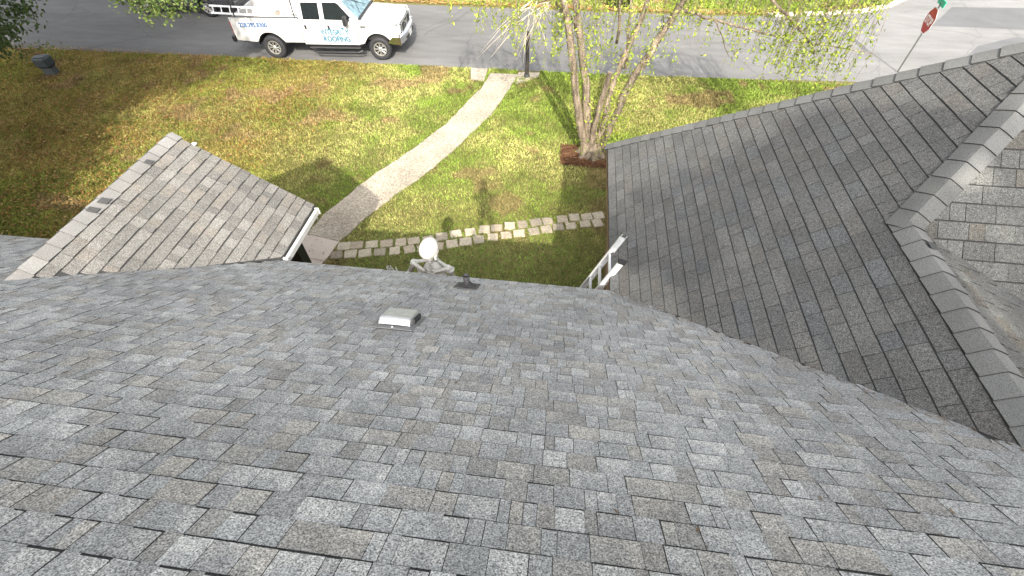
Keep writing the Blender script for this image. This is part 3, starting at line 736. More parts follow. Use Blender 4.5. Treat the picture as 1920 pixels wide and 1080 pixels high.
def pickup():
    t = empty('pickup_truck', (-11.05, 17.36, 0), R(4.2), 'white crew cab pickup truck with blue lettering on its doors', 'truck')
    W = M['paint_white']
    # bed
    b = MB(); zb = .60
    bedp = [(-1.26, zb+.05)]+[(-.52, zb)]+arch(0, .42, .52, zb)[1:-1]+[(.52, zb), (1.225, zb), (1.225, 1.38), (-1.28, 1.38)]
    for s in (-1, 1): side_panel(bedp, s, b)
    for s in (-1, 1):
        b.box((-.03, s*.93, 1.385), (2.5, .09, .03)); b.box((-.03, s*.885, 1.13), (2.46, .02, .5))
    b.box((-.03, 0, .89), (2.46, 1.78, .03)); b.box((1.2, 0, 1.13), (.04, 1.86, .5))
    bed = b.build('bed', W, t)
    for s in (-1, 1):
        b = MB(); b.box((-.03, s*.935, 1.408), (2.5, .075, .014)); b.build('rail_cap', M['plastic'], bed)
    b = MB(); b.bevbox((-1.28, 0, 1.03), (.06, 1.84, .68), .02); tg = b.build('tailgate', W, t)
    b = MB(); b.box((-1.315, 0, 1.25), (.012, .3, .07)); b.build('handle', M['plastic'], tg)
    for s in (-1, 1):
        b = MB(); b.bevbox((-1.285, s*.96, 1.06), (.05, .06, .4), .012); b.build('tail_light', M['red_lens'], t)
        for ax in (0, 3.97):                  # wheel wells
            b = MB(); P = arch(ax, .42, .515, .5, 14)
            for i in range(len(P)-1): b.face([(P[i][0], s*ywid(P[i][1])*.995, P[i][1]), (P[i+1][0], s*ywid(P[i+1][1])*.995, P[i+1][1]), (P[i+1][0], s*.55, P[i+1][1]), (P[i][0], s*.55, P[i][1])])
            b.face([(x, s*.55, z) for x, z in P]); b.build('wheel_well', M['plastic'], t)
    b = MB(); b.bevbox((-1.42, 0, .66), (.16, 1.9, .2), .03); b.build('rear_bumper', M['plastic'], t)
    # cab sides and doors
    b = MB(); side = [(1.245, .55), (3.28, .55), (3.28, 1.30), (1.245, 1.33)]
    for s in (-1, 1): b.box((2.26, s*.5, .75), (2.0, .84, .5))
    b.box((2.26, 0, 1.0), (2.02, 1.88, .5)); cab = b.build('cab_body', M['plastic'], t)
    for s in (-1, 1):
        for x0, x1 in ((1.245, 1.33), (1.34, 2.14), (2.15, 3.27)):
            b = MB(); side_panel([(x0, .54), (x1, .54), (x1, 1.325), (x0, 1.335)], s, b); dr = b.build('door' if x0 > 1.3 else 'cab_corner', W, t)
            if x0 > 1.3:
                b = MB(); b.bevbox((x0+.13 if x0 > 2 else x0+.1, s*1.012, 1.13), (.075, .02, .13), .008); b.build('handle', M['plastic'], dr)
    # front fender
    b = MB(); fz = .60
    fp = [(3.29, .56)]+[(3.45, fz)]+arch(3.97, .42, .53, fz)[1:-1]+[(4.49, fz), (4.70, .66), (4.76, 1.0), (4.70, 1.22), (3.29, 1.315)]
    for s in (-1, 1):
        b = MB(); side_panel(fp, s, b); b.build('fender', W, t)
    # hood: lofted
    b = MB(); rows = []
    for x, zc, ze, hw in ((3.29, 1.36, 1.315, .978), (3.7, 1.375, 1.295, .978), (4.2, 1.35, 1.265, .972), (4.55, 1.315, 1.235, .955), (4.70, 1.27, 1.19, .92), (4.78, 1.17, 1.12, .88)):
        rows.append([Vector((x-(abs(f)**3)*.05*(x > 4.4), f*hw, ze+(zc-ze)*(1-abs(f)**4))) for f in (-1, -.94, -.8, -.62, -.56, -.3, 0, .3, .56, .62, .8, .94, 1)])
    for r0, r1 in zip(rows, rows[1:]):
        for i in range(12): b.face([r0[i], r1[i], r1[i+1], r0[i+1]])
    b.build('hood', W, t, smooth=True)
    b = MB(); b.box((4.0, 0, .95), (1.4, 1.8, .5)); b.build('engine_bay', M['plastic'], t)
    # greenhouse
    def gh(x, z):                              # half width
        return .965-(z-1.32)*.36
    prof = [(1.25, 1.33), (1.33, 1.86), (1.45, 1.945), (2.1, 1.965), (2.62, 1.945), (2.80, 1.885), (3.42, 1.33)]
    b = MB(); Lf = [Vector((x, -gh(x, z), z)) for x, z in prof]; Rt = [Vector((x, gh(x, z), z)) for x, z in prof]
    b.face(Lf[::-1]); b.face(Rt)
    for i in range(len(prof)-1): b.face([Lf[i], Lf[i+1], Rt[i+1], Rt[i]])
    b.face([Lf[-1], Lf[0], Rt[0], Rt[-1]]); b.build('cab_roof', W, t)
    for s in (-1, 1):
        for nm, P in (('rear_window', [(1.42, 1.36), (2.02, 1.36), (2.02, 1.84), (1.44, 1.84), (1.41, 1.8)]), ('front_window', [(2.18, 1.36), (2.98, 1.35), (3.13, 1.42), (2.75, 1.80), (2.66, 1.845), (2.18, 1.845)])):
            b = MB(); b.prism([(x, s*(gh(x, z)+.002), z) for x, z in P], .005, Vector((0, s, .36)).normalized()); wd = b.build('window', M['glass'], t)
    for (P, nm, m) in (([(3.36, 1.385), (2.85, 1.84)], 'windscreen', M['glass_front']), ([(1.262, 1.41), (1.322, 1.80)], 'back_window', M['glass'])):
        (xa, za), (xb, zb2) = P; b = MB(); ia, ib = gh(xa, za)-.09, gh(xb, zb2)-.08
        nn = Vector((zb2-za, 0, xa-xb)).normalized()*(1 if nm == 'windscreen' else -1)
        if nn.z < 0 and nm == 'windscreen': nn = -nn
        b.prism([Vector((xa, -ia, za))+nn*.002, Vector((xa, ia, za))+nn*.002, Vector((xb, ib, zb2))+nn*.002, Vector((xb, -ib, zb2))+nn*.002], .005, nn); b.build(nm, m, t)
    b = MB(); b.prism([(3.30, -.93, 1.345), (3.47, -.90, 1.365), (3.47, .90, 1.365), (3.30, .93, 1.345)], .03); b.build('cowl', M['plastic'], t)
    for s in (-1, 1):
        b = MB(); b.tube([(3.34, -.45*s, 1.41), (3.0, .15*s, 1.72)], .012, 5); b.build('wiper', M['plastic'], t)
        b = MB(); b.bevbox((2.98, s*1.17, 1.40), (.12, .22, .3), .03); b.tube([(3.05, s*.95, 1.36), (3.0, s*1.1, 1.36)], .035, 6); b.build('mirror', M['plastic'], t)
        b = MB(); b.bevbox((2.35, s*1.02, .46), (1.9, .16, .05), .02); b.tube([(1.5, s*1.06, .36), (1.6, s*1.12, .33), (3.2, s*1.12, .33), (3.35, s*1.06, .38)], .03, 8); b.build('running_board', M['plastic'], t)
        b = MB(); b.bevbox((4.73, s*.80, 1.0), (.12, .30, .26), .03); hl = b.build('headlight', M['lamp'], t)
        b = MB(); b.bevbox((4.68, s*.965, .98), (.14, .05, .22), .015); b.build('indicator', M['amber'], hl)
        b = MB(); b.box((3.52, s*1.008, 1.16), (.2, .01, .045)); b.build('badge', M['plastic'], t)
    b = MB(); b.bevbox((4.76, 0, .99), (.10, 1.26, .36), .03); gr = b.build('grille', M['plastic'], t)
    b = MB(); b.bevbox((4.815, 0, 1.15), (.03, 1.28, .05), .01); b.bevbox((4.815, 0, .84), (.03, 1.28, .05), .01)
    for y in (-.62, -.2, .2, .62): b.bevbox((4.812, y, .99), (.025, .05, .32), .008)
    b.build('grille_frame', M['chrome'], gr)
    b = MB(); b.lathe([(.10, -.01), (.1, .01), (.08, .018), (0, .018)], 16, Matrix.Rotation(R(90), 3, 'Y'), (4.825, 0, .99)); b.build('grille_emblem', M['chrome'], gr)
    # front bumper, bowed
    b = MB(); rows = []
    for f in np.linspace(-1, 1, 13):
        x = 4.93-.16*abs(f)**3; rows.append([Vector((x-.1, f*1.0, .84)), Vector((x, f*1.0, .80)), Vector((x+.01, f*1.0, .68)), Vector((x-.04, f*.99, .55)), Vector((x-.14, f*.99, .53))])
    for r0, r1 in zip(rows, rows[1:]):
        for i in range(4): b.face([r0[i], r0[i+1], r1[i+1], r1[i]])
    for s in (-1, 1): b.prism([(4.30, s*.99, .62), (4.80, s*1.0, .55), (4.80, s*1.0, .82), (4.5, s*.985, .82)], .02, Vector((0, s, 0)))
    bp = b.build('front_bumper', M['chrome'], t)
    b = MB(); b.box((4.925, 0, .645), (.03, 1.0, .1)); b.build('bumper_opening', M['plastic'], bp)
    b = MB(); b.box((4.955, 0, .66), (.01, .32, .16)); b.build('number_plate', M['trim'], bp)
    for ax in (0, 3.97):
        for s in (-1, 1): wheel(ax, s*.86, .40, .28, t, s, M['rim'])
        b = MB(); b.tube([(ax, -.75, .4), (ax, .75, .4)], .06, 8); b.build('axle', M['plastic'], t)
    b = MB(); b.box((1.9, 0, .58), (5.4, .9, .14)); b.tube([(1.0, .3, .5), (-1.2, .3, .45)], .04, 6); b.build('chassis', M['plastic'], t)
    b = MB(); b.tube([(-1.4, -.6, .5), (-1.1, -.62, .46), (-.75, -.6, .48)], .035, 8); b.build('exhaust', M['post'], t)
    # ladder rack
    b = MB()
    for x in (-1.05, 1.12):
        for s in (-1, 1): b.tube([(x, s*.93, 1.40), (x, s*.88, 2.0)], .022, 6)
        b.tube([(x, -.9, 2.0), (x, .9, 2.0)], .022, 6)
    for s in (-1, 1): b.tube([(-1.05, s*.88, 2.0), (1.5, s*.86, 2.04)], .02, 6)
    b.build('ladder_rack', M['plastic'], t)
    # lettering
    rot = Matrix.Rotation(R(90), 4, 'X'); tilt = Matrix.Rotation(R(-4), 4, 'X')
    text_mesh('228.295.8300', .205, M['decal_blue'], 'phone_number', t, Matrix.Translation((-.98, -1.008, 1.10)) @ tilt @ rot, .0045, .92)
    text_mesh('INTEGRI', .235, M['decal_light'], 'door_lettering', t, Matrix.Translation((1.95, -1.016, .90)) @ rot, .0065, .86)
    text_mesh('T', .32, M['decal_light'], 'door_lettering', t, Matrix.Translation((2.71, -1.016, .90)) @ rot, .0065, .6)
    text_mesh('Y', .235, M['decal_light'], 'door_lettering', t, Matrix.Translation((2.84, -1.016, .90)) @ rot, .0065, .86)
    text_mesh('ROOFING', .255, M['decal_light'], 'door_lettering', t, Matrix.Translation((1.98, -1.010, .66)) @ Matrix.Rotation(R(3), 4, 'X') @ rot, .0065, .86)
    return t
truck = pickup()

def on_truck(p):
    return truck.matrix_basis @ Vector(p)
bpy.context.view_layer.update()
# ladder lying on its side along the near edge of the bed, sticking out behind
tl = empty('roof_ladder', on_truck((-.02, -.74, 1.34)), R(4.2)+R(-1.5), 'white ladder on edge in the pickup bed, jutting out behind', 'ladder')
for zz in (.05, .27):
    b = MB(); b.box((-.2, 0, zz), (3.6, .03, .06)); b.build('rail', M['alu'], tl)
for k in range(12):
    b = MB(); b.tube([(-1.9+k*.31, 0, .05), (-1.9+k*.31, 0, .27)], .018, 6); b.build('rung', M['alu'], tl)
tl.rotation_euler = (R(-20), R(1.5), R(4.2)-R(1.5))
cg = empty('cargo_box', on_truck((.62, .15, .905)), R(6), 'large white box standing in the pickup bed behind the cab', 'box')
b = MB(); b.bevbox((0, 0, .21), (.7, .8, .42), .03); b.build('carton', M['tarp'], cg); b = MB(); b.box((0, 0, .425), (.7, .07, .004)); b.build('tape', M['cargo'], cg)
cg2 = empty('shingle_bundle', on_truck((-.42, .25, .905)), R(-4), 'tan wrapped bundle lying in the rear of the pickup bed', 'bundle')
for k in range(4):
    b = MB(); b.bevbox((random.uniform(-.02, .02), random.uniform(-.02, .02), .06+k*.115), (.95, .55, .11), .02); b.build('wrapped_pack', M['cargo'] if k < 3 else M['tarp'], cg2)

def suv():
    t = empty('parked_car', (-15.75, 20.85, 0), R(180), 'dark grey car on the far side of the road behind the white pickup', 'car')
    P = M['paint_grey']
    b = MB(); z0 = .38
    body = [(-1.25, .5)]+[(-.46, z0)]+arch(0, .34, .42, z0)[1:-1]+[(.46, z0), (2.42, z0)]+arch(2.85, .34, .42, z0)[1:-1]+[(3.3, z0), (3.7, .5), (3.75, .85), (3.1, 1.02), (-1.3, 1.05)]
    for s in (-1, 1): side_panel(body, s*.94, b, .72)
    b.face([(-1.25, -.92, .5), (-1.3, -.93, 1.05), (-1.3, .93, 1.05), (-1.25, .92, .5)]); b.face([(3.7, -.92, .5), (3.7, .92, .5), (3.75, .92, .85), (3.75, -.92, .85)])
    b.face([(3.75, -.92, .85), (3.75, .92, .85), (2.1, .92, 1.05), (2.1, -.92, 1.05)]); b.face([(-1.3, -.92, 1.05), (2.1, -.92, 1.05), (2.1, .92, 1.05), (-1.3, .92, 1.05)]); b.build('body', P, t)
    b = MB(); gp = [(-1.25, 1.05), (-.95, 1.5), (-.4, 1.62), (1.1, 1.6), (1.45, 1.52), (2.2, 1.05)]
    A = [Vector((x, -.9+(z-1.05)*.35, z)) for x, z in gp]; B = [Vector((x, .9-(z-1.05)*.35, z)) for x, z in gp]
    b.face(A); b.face(B[::-1])
    for i in range(5): b.face([A[i], B[i], B[i+1], A[i+1]])
    b.build('cabin', P, t)
    for s in (-1, 1):
        for q in ([(-.9, 1.1), (.3, 1.1), (.3, 1.52), (-.6, 1.52)], [(.4, 1.1), (1.85, 1.1), (1.3, 1.5), (.4, 1.52)]):
            b = MB(); b.prism([(x, s*(.9-(z-1.05)*.35+.003), z) for x, z in q], .004, Vector((0, s, .3))); b.build('window', M['glass'], t)
        b = MB(); b.bevbox((-1.2, s*.82, .85), (.14, .2, .24), .03); b.build('tail_light', M['red_lens'], t)
        for ax in (0, 2.85):
            wheel(ax, s*.80, .345, .22, t, s, M['rim'])
            b = MB(); Q = arch(ax, .34, .415, .36, 12)
            for i in range(len(Q)-1): b.face([(Q[i][0], s*.9, Q[i][1]), (Q[i+1][0], s*.9, Q[i+1][1]), (Q[i+1][0], s*.5, Q[i+1][1]), (Q[i][0], s*.5, Q[i][1])])
            b.face([(x, s*.5, z) for x, z in Q]); b.build('wheel_well', M['plastic'], t)
    b = MB(); b.box((1.2, 0, .42), (4.4, 1.3, .2)); b.build('underbody', M['plastic'], t)
    b = MB(); b.bevbox((-1.32, 0, .56), (.14, 1.75, .22), .04); b.build('rear_bumper', P, t)
    return t
suv()

# ------------------------------------------------------------------ street furniture
ss = empty('stop_sign', (11.5, 17.8, 0), R(-10), 'red octagonal stop sign on a thin grey post at the junction', 'sign')
b = MB(); b.box((0, 0, 1.08), (.035, .05, 2.2)); b.build('post', M['post'], ss)
def octa(r): return [(math.cos(R(22.5+45*i))*r, math.sin(R(22.5+45*i))*r) for i in range(8)]
yaw = R(0)
b = MB(); b.prism([(-.03, -u, 1.67+v) for u, v in octa(.40)], .003, Vector((-1, 0, 0))); pl = b.build('sign_panel', M['white_sheet'], ss)
b = MB(); b.prism([(-.034, -u, 1.67+v) for u, v in octa(.375)], .002, Vector((-1, 0, 0))); b.build('sign_face', M['red'], pl)
mm = Matrix.Translation((-.0385, .285, 1.555)) @ Matrix(((0, 0, -1, 0), (-1, 0, 0, 0), (0, 1, 0, 0), (0, 0, 0, 1)))
text_mesh('STOP', .32, M['white_sheet'], 'sign_lettering', pl, mm, .008, .72)
b = MB(); b.box((0, 0, 2.20), (.02, .6, .17)); b.build('street_name_plate', M['green_sheet'], ss)
b = MB(); b.box((0, 0, 2.385), (.5, .02, .17)); b.build('street_name_plate', M['green_sheet'], ss)

mp_ = empty('wooden_post', (-1.53, 15.97, 0), 0, 'short dark weathered post at the street end of the path', 'post')
b = MB(); b.tube([(0, 0, -.05), (.01, 0, .5), (0, .01, 1.05), (.012, 0, 1.45)], [.075, .062, .06, .058], 8, jit=.12); b.build('shaft', M['wood_post'], mp_)
b = MB(); b.box((0.012, 0, 1.46), (.15, .15, .03)); b.build('post_cap', M['wood_post'], mp_)
b = MB(); b.tube([(0, 0, 0), (0, 0, .10)], [.13, .09], 9, jit=.15); b.build('footing', M['utility_base'], mp_)

ub = empty('utility_pedestal', (-18.55, 14.25, 0), R(12), 'dark grey utility pedestal standing in the shaded lawn', 'utility box')
b = MB(); b.bevbox((0, 0, .15), (.36, .3, .30), .02); b.build('base', M['utility_base'], ub)
b = MB(); b.bevbox((0, 0, .46), (.5, .42, .36), .07); hd_ = b.build('housing', M['utility'], ub)
b = MB(); b.box((0, -.212, .46), (.36, .006, .22)); b.build('door', M['utility'], hd_)

# ------------------------------------------------------------------ vegetation
VA, VBn, VC, VD = VN(1), VN(2), VN(3), VN(4)
def mixc(a, b, t): return np.asarray(a)[None, :]*(1-t[:, None])+np.asarray(b)[None, :]*t[:, None]
def lerp(A, B, t): return A*(1-t[:, None])+B*t[:, None]
def sst(a, b, x): t = np.clip((x-a)/(b-a), 0, 1); return t*t*(3-2*t)
def lawn_colour(x, y):
    n = len(x)
    c = mixc((.135, .205, .030), (.22, .285, .050), rng.random(n))
    yel = sst(.42, .66, VA.fbm(x, y, .55)+.05*np.sin(x*.7))
    c = lerp(c, mixc((.36, .33, .105), (.46, .41, .17), rng.random(n)), yel*np.where(rng.random(n) < .65, .9, .1))
    left = sst(-6.0, -9.5, x-(y-10)*.12)
    dry = sst(.40, .62, VBn.fbm(x, y, .42))
    c = lerp(c, mixc((.20, .165, .038), (.29, .215, .065), rng.random(n)), np.clip(left*.55+left*dry*.4, 0, 1)*np.where(rng.random(n) < .7, 1, .35))
    brown = sst(.60, .72, VC.fbm(x, y, .8))
    c = lerp(c, mixc((.23, .15, .08), (.29, .20, .10), rng.random(n)), brown*.75)
    near = sst(8.2, 7.0, y)*sst(-5, -4, x)                 # thicker green turf by the house, brightened to offset the eave shade
    c = lerp(c, mixc((.175, .26, .05), (.27, .35, .09), rng.random(n)), near*.8)
    c = c*(.62+.76*VD.fbm(x, y, 5.5))[:, None]*(.8+.4*VC(x, y, 1.3))[:, None]
    return c*rng.uniform(.6, 1.4, (n, 1))
def blades(name, x0, x1, y0, y1, dens, hgt, keep, label, wid=.011):
    n = int((x1-x0)*(y1-y0)*dens); x = rng.uniform(x0, x1, n); y = rng.uniform(y0, y1, n)
    k = keep(x, y); x, y = x[k], y[k]; n = len(x)
    d = np.sqrt(x*x+(y*1.0)**2); a = rng.uniform(0, 2*np.pi, n); h = hgt*rng.uniform(.5, 1.25, n)
    le = rng.uniform(.3, 1.1, n)*h; wd = wid*rng.uniform(.6, 1.4, n)*np.clip(d/9, .8, 1.9)
    dx, dy = np.cos(a), np.sin(a); ph = rng.uniform(0, 2*np.pi, n)
    p0 = np.stack([x-dy*wd, y+dx*wd, np.zeros(n)], 1); p1 = np.stack([x+dy*wd, y-dx*wd, np.zeros(n)], 1); p2 = np.stack([x+dx*le, y+dy*le, h], 1)
    V = np.stack([p0, p1, p2], 1).reshape(-1, 3); F = np.arange(3*n).reshape(-1, 3)
    o = np_mesh(name, V, F, lawn_colour(x, y), M['grass']); tag(o, label, 'grass', kind='stuff'); return o
def keep_front(x, y):
    e = rng.normal(0, .035, len(x))
    k = ~((x > xl(y)-.01+e) & (x < xr(y)+.01+e) & (y < 16.1))
    for px, py, a, wx, wy in PVR:
        u = (x-px)*math.cos(a)+(y-py)*math.sin(a); v = -(x-px)*math.sin(a)+(y-py)*math.cos(a)
        k &= ~((abs(u) < wx*.5-.004+.01*rng.standard_normal(len(x))) & (abs(v) < wy*.5-.004))
    k &= ~((x > BED[0]+e) & (x < BED[1]+e) & (y > BED[2]+e) & (y < BED[3]+e))
    k &= y < yedge(x)-.02+.09*VD(x, y, 3)+e*.8
    k &= ~((x > WX+.36) & (y < WF-.35)) & ~((y < EY-.42)) & ~((x > PEL-.05) & (x < PEX-.1) & (y < 5.2))
    k &= ~((x > -3.6) & (x < -2.98) & (y > 15.5)) & ~((x > -1.9) & (x < -1.1) & (y > 15.95+.0*x))
    # out of view
    k &= (x > -13.0-(y-6)*1.08) & (x < 2.2+(y-5)*.95)
    return k
blades('lawn_grass', -25.5, 13, 3.6, 16.6, 1500, .05, keep_front, 'patchy green and straw coloured lawn in front of the house')
def keep_far(x, y):
    yk = np.interp(x, [-60, 5]+[p[0] for p in CURVE[1:-1]]+[16.5], [ROAD1, 22.38]+[p[1] for p in CURVE[1:-1]]+[60])
    return (y > yk+.2+.12*VD(x, y, 2)) & (x < 16.2)
blades('verge_grass', -28, 16, 22.2, 27, 700, .07, keep_far, 'grassy verge across the road', .016)

def litter(name, n, fx, label, cols, size):
    x, y = fx(n); n = len(x); a = rng.uniform(0, 2*np.pi, n); s = size*rng.uniform(.6, 1.4, n); q = rng.uniform(.35, .7, n)
    zz = rng.uniform(.02, .06, n); dz = rng.uniform(-.3, .3, (n, 4))*s[:, None]
    ca, sa = np.cos(a), np.sin(a); P = []
    for i, (u, v) in enumerate(((-1, 0), (0, -1), (1, 0), (0, 1))):
        uu, vv = u*s, v*s*q; P.append(np.stack([x+uu*ca-vv*sa, y+uu*sa+vv*ca, zz+dz[:, i]*.5+s*.3], 1))
    V = np.stack(P, 1).reshape(-1, 3); F = np.arange(4*n).reshape(-1, 4)
    c = np.asarray(cols)[rng.integers(0, len(cols), n)]*rng.uniform(.7, 1.25, (n, 1))
    tag(np_mesh(name, V, F, c, M['litter']), label, 'leaves', kind='stuff')
def fx_left(n):
    x = rng.uniform(-24, -5, n); y = rng.uniform(6, 16.4, n)
    p = sst(-6.5, -12, x-(y-10)*.1)*(.35+.9*sst(.38, .6, VBn.fbm(x, y, .5))); k = rng.random(n) < p
    k &= (x < xl(y)) & (x > -13.6-(y-6)*1.05); return x[k], y[k]
litter('fallen_leaves', 30000, fx_left, 'brown fallen leaves scattered over the shaded left lawn', [(.30, .16, .05), (.24, .11, .035), (.36, .24, .10), (.18, .09, .035)], .034)
def fx_far(n):
    x = rng.uniform(-14, 14, n); y = ROAD1+.25+np.abs(rng.normal(0, .35, n)); k = keep_far(x, y+.1); return x[k], y[k]
litter('verge_leaves', 3500, fx_far, 'orange brown leaf drift along the far road edge', [(.42, .22, .08), (.34, .16, .05), (.46, .30, .14)], .05)
def fx_path(n):
    y = rng.uniform(5, 16, n); x = rng.uniform(-6, -1.8, n); k = (x > xl(y)+.03) & (x < xr(y)-.03); return x[k], y[k]
litter('path_debris', 2600, fx_path, 'small bits of leaf debris on the concrete path', [(.20, .15, .10), (.26, .19, .12), (.13, .11, .085)], .017)
def fx_bed(n): return rng.uniform(BED[0], BED[1], n), rng.uniform(BED[2], BED[3], n)
x, y = fx_bed(5000); n = len(x); a = rng.uniform(0, np.pi, n); s = .09; zz = rng.uniform(.02, .10, n)
V = np.stack([np.stack([x-np.cos(a)*s, y-np.sin(a)*s, zz], 1), np.stack([x+np.cos(a)*s, y+np.sin(a)*s, zz+.01], 1), np.stack([x-np.sin(a)*.008+np.cos(a)*s*.2, y+np.cos(a)*.008, zz+.012], 1)], 1).reshape(-1, 3)
tag(np_mesh('pine_straw', V, np.arange(3*n).reshape(-1, 3), np.asarray([(.20, .095, .05), (.15, .07, .038), (.27, .15, .08), (.11, .055, .03)])[rng.integers(0, 4, n)]*rng.uniform(.6, 1.2, (n, 1)), M['litter']), 'reddish brown pine straw round the tree foot', 'mulch', kind='stuff')

def leaf_cards(P, size, cols, aspect=.45, droop=0.):
    """P (n,3) points -> quads V,F,tint"""
    n = len(P); d = rng.standard_normal((n, 3)); d[:, 2] -= droop; d /= np.linalg.norm(d, axis=1)[:, None]
    e = np.cross(d, rng.standard_normal((n, 3))); e /= np.linalg.norm(e, axis=1)[:, None]
    s = (size*rng.uniform(.6, 1.35, n))[:, None]
    V = np.stack([P-d*s*.5, P+e*s*aspect*.5, P+d*s*.5, P-e*s*aspect*.5], 1).reshape(-1, 3)
    return V, np.arange(4*n).reshape(-1, 4), np.asarray(cols)[rng.integers(0, len(cols), n)]*rng.uniform(.7, 1.3, (n, 1))

# --- multi-stemmed tree by the wing
tree = empty('willow_tree', (.8, 11.4, 0), label='pale multi-stemmed weeping tree with sparse yellow-green leaves beside the wing', cat='tree')
T0 = Vector((.8, 11.4, 0))
def wob(P, k=.03):
    P = [Vector(p) for p in P]; out = [P[0]]
    for a, b_ in zip(P, P[1:]):
        for t in (.33, .67, 1): out.append(a.lerp(b_, t)+Vector((random.uniform(-k, k), random.uniform(-k, k), 0)))
    return out
STEMS = [([(.60, 11.36, -.05), (.55, 11.36, .3), (.17, 11.38, 1.86), (-.15, 11.45, 3.24), (-.45, 11.6, 4.3), (-.9, 11.8, 5.8)], .15, .05),
         ([(.72, 11.40, -.05), (.68, 11.40, .35), (.45, 11.45, 1.74), (.23, 11.5, 2.78), (-.03, 11.5, 3.9), (-.1, 11.6, 6.0)], .155, .055),
         ([(.90, 11.42, -.05), (.90, 11.42, .35), (1.06, 11.45, 1.77), (1.23, 11.5, 2.7), (1.54, 11.6, 3.85), (1.9, 11.7, 5.6)], .115, .045),
         ([(.98, 11.36, -.05), (1.02, 11.36, .3), (1.31, 11.38, 1.5), (1.55, 11.4, 2.34), (1.89, 11.42, 3.09), (2.23, 11.45, 3.82), (2.9, 11.5, 5.2)], .135, .06)]
stem_pts = []
for P, r0, r1 in STEMS:
    r0 *= .86
    Q = wob([Vector(p)-T0 for p in P]); b = MB(); b.tube(Q, [(r0*1.25 if i == 0 else r0*(1-i/(len(Q)-1))+r1*(i/(len(Q)-1))) for i in range(len(Q))], 10, jit=.09); b.build('trunk', M['bark'], tree, smooth=True); stem_pts.append(Q)
b = MB(); b.tube(wob([(-.05, -.15, .5), (-.02, -.12, 1.3), (.15, -.1, 2.4)], .01), [.09, .085, .08, .078, .07, .068, .06][:7], 9, jit=.12); b.build('broken_stub', M['bark'], tree)
LIMBS = [([(1.3, 11.42, 2.45), (1.28, 11.5, 3.0), (1.15, 11.5, 3.9)], .045, .02), ([(2.2, 11.45, 3.8), (2.9, 11.7, 3.55), (4.0, 11.8, 3.32), (5.0, 11.8, 3.1), (6.9, 11.8, 2.92)], .04, .008),
         ([(2.9, 11.5, 5.2), (3.6, 11.7, 4.55), (4.24, 11.8, 3.92), (4.8, 11.8, 3.5), (5.42, 11.8, 3.1), (5.6, 11.8, 2.85)], .055, .015), ([(2.3, 11.45, 4.0), (3.8, 11.9, 5.0), (5.6, 12.0, 4.9), (7.2, 12.0, 4.2)], .06, .01),
         ([(3.0, 11.7, 3.6), (3.4, 11.75, 3.15), (3.7, 11.8, 2.7)], .02, .006), ([(-.45, 11.6, 4.3), (-1.4, 12.0, 4.6), (-2.6, 12.3, 4.2)], .05, .01), ([(-.2, 11.5, 3.4), (-.6, 12.0, 3.75), (-.94, 12.5, 3.45)], .035, .012),
         ([(.2, 11.5, 2.9), (-.3, 11.9, 3.8), (-.9, 12.2, 4.5)], .03, .01), ([(1.0, 11.5, 3.0), (.9, 11.2, 4.2), (1.4, 11.0, 5)], .035, .015), ([(1.9, 11.7, 5.2), (3.0, 12.4, 5.2), (4.6, 12.8, 4.5)], .045, .01)]
for P, r0, r1 in LIMBS:
    Q = wob([Vector(p)-T0 for p in P], .05); b = MB(); b.tube(Q, np.linspace(r0, r1, len(Q)).tolist(), 6, jit=.1); b.build('branch', M['bark'], tree, smooth=True)
# pale bare twigs on the left
for k in range(16):
    a = Vector((-.94+random.uniform(-.25, .3), 12.5+random.uniform(-.2, .2), 3.42+random.uniform(-.05, .15))); e = Vector((random.uniform(-2.3, -.3), 12.5+random.uniform(-.5, .5), random.uniform(2.0, 2.9)))
    Q = [a, a.lerp(e, .35)+Vector((0, 0, .18)), a.lerp(e, .7)+Vector((0, 0, .12)), e]; b = MB(); b.tube([q-T0 for q in Q], [.012, .009, .007, .003], 5)
    if k % 2 == 0:
        m_ = Q[1]; e2 = e+Vector((random.uniform(-.5, .6), 0, random.uniform(-.3, .1))); b.tube([m_-T0, m_.lerp(e2, .5)+Vector((0, 0, .08))-T0, e2-T0], [.007, .006, .003], 5)
    b.build('bare_twig', M['twig'], tree, smooth=True)
b = MB(); b.lathe([(.50, -.03), (.40, .06), (.31, .18), (.25, .36), (.2, .5)], 16, o=(.0, -.0, 0))
for k in range(7):
    a = k*.9+.3; b.tube([(math.cos(a)*.2, math.sin(a)*.15, .2), (math.cos(a)*.42, math.sin(a)*.36, .04), (math.cos(a)*.62, math.sin(a)*.5, -.03)], [.12, .085, .03], 7, jit=.1)
b.build('root_flare', M['bark'], tree, smooth=True)
# hanging strands
tw = MB(); LP = []
def strand(x, y, z, ln, leafy=1.):
    sway = Vector((random.uniform(-.28, .28), random.uniform(-.2, .2), 0)); P = []
    for i in range(6): t = i/5; P.append(Vector((x, y, z-ln*t))+sway*math.sin(t*2.2)+Vector((random.uniform(-.02, .02), 0, 0)))
    tw.tube([p-T0 for p in P], [.006, .005, .0045, .004, .003, .002], 4, cap=False)
    for i in range(int(ln*24*leafy)):
        t = random.random()**.8*5; k = min(int(t), 4); LP.append(P[k].lerp(P[k+1], t-k)+Vector((random.gauss(0, .035), random.gauss(0, .05), random.gauss(0, .02)))-T0)
for k in range(210):
    x = random.uniform(2.2, 6.45); top = np.interp(x, [2.4, 4.5, 6, 7.3], [5.0, 4.6, 4.5, 4.1])+random.uniform(-.4, .3)
    low = np.interp(x, [2.4, 4, 5.5, 6.6, 7.3], [3.0, 2.55, 2.0, 1.95, 2.5])+abs(random.gauss(0, .55)); strand(x, random.uniform(11.1, 12.9), top, max(.4, top-low), random.choice((.2, .5, .9, 1.5)))
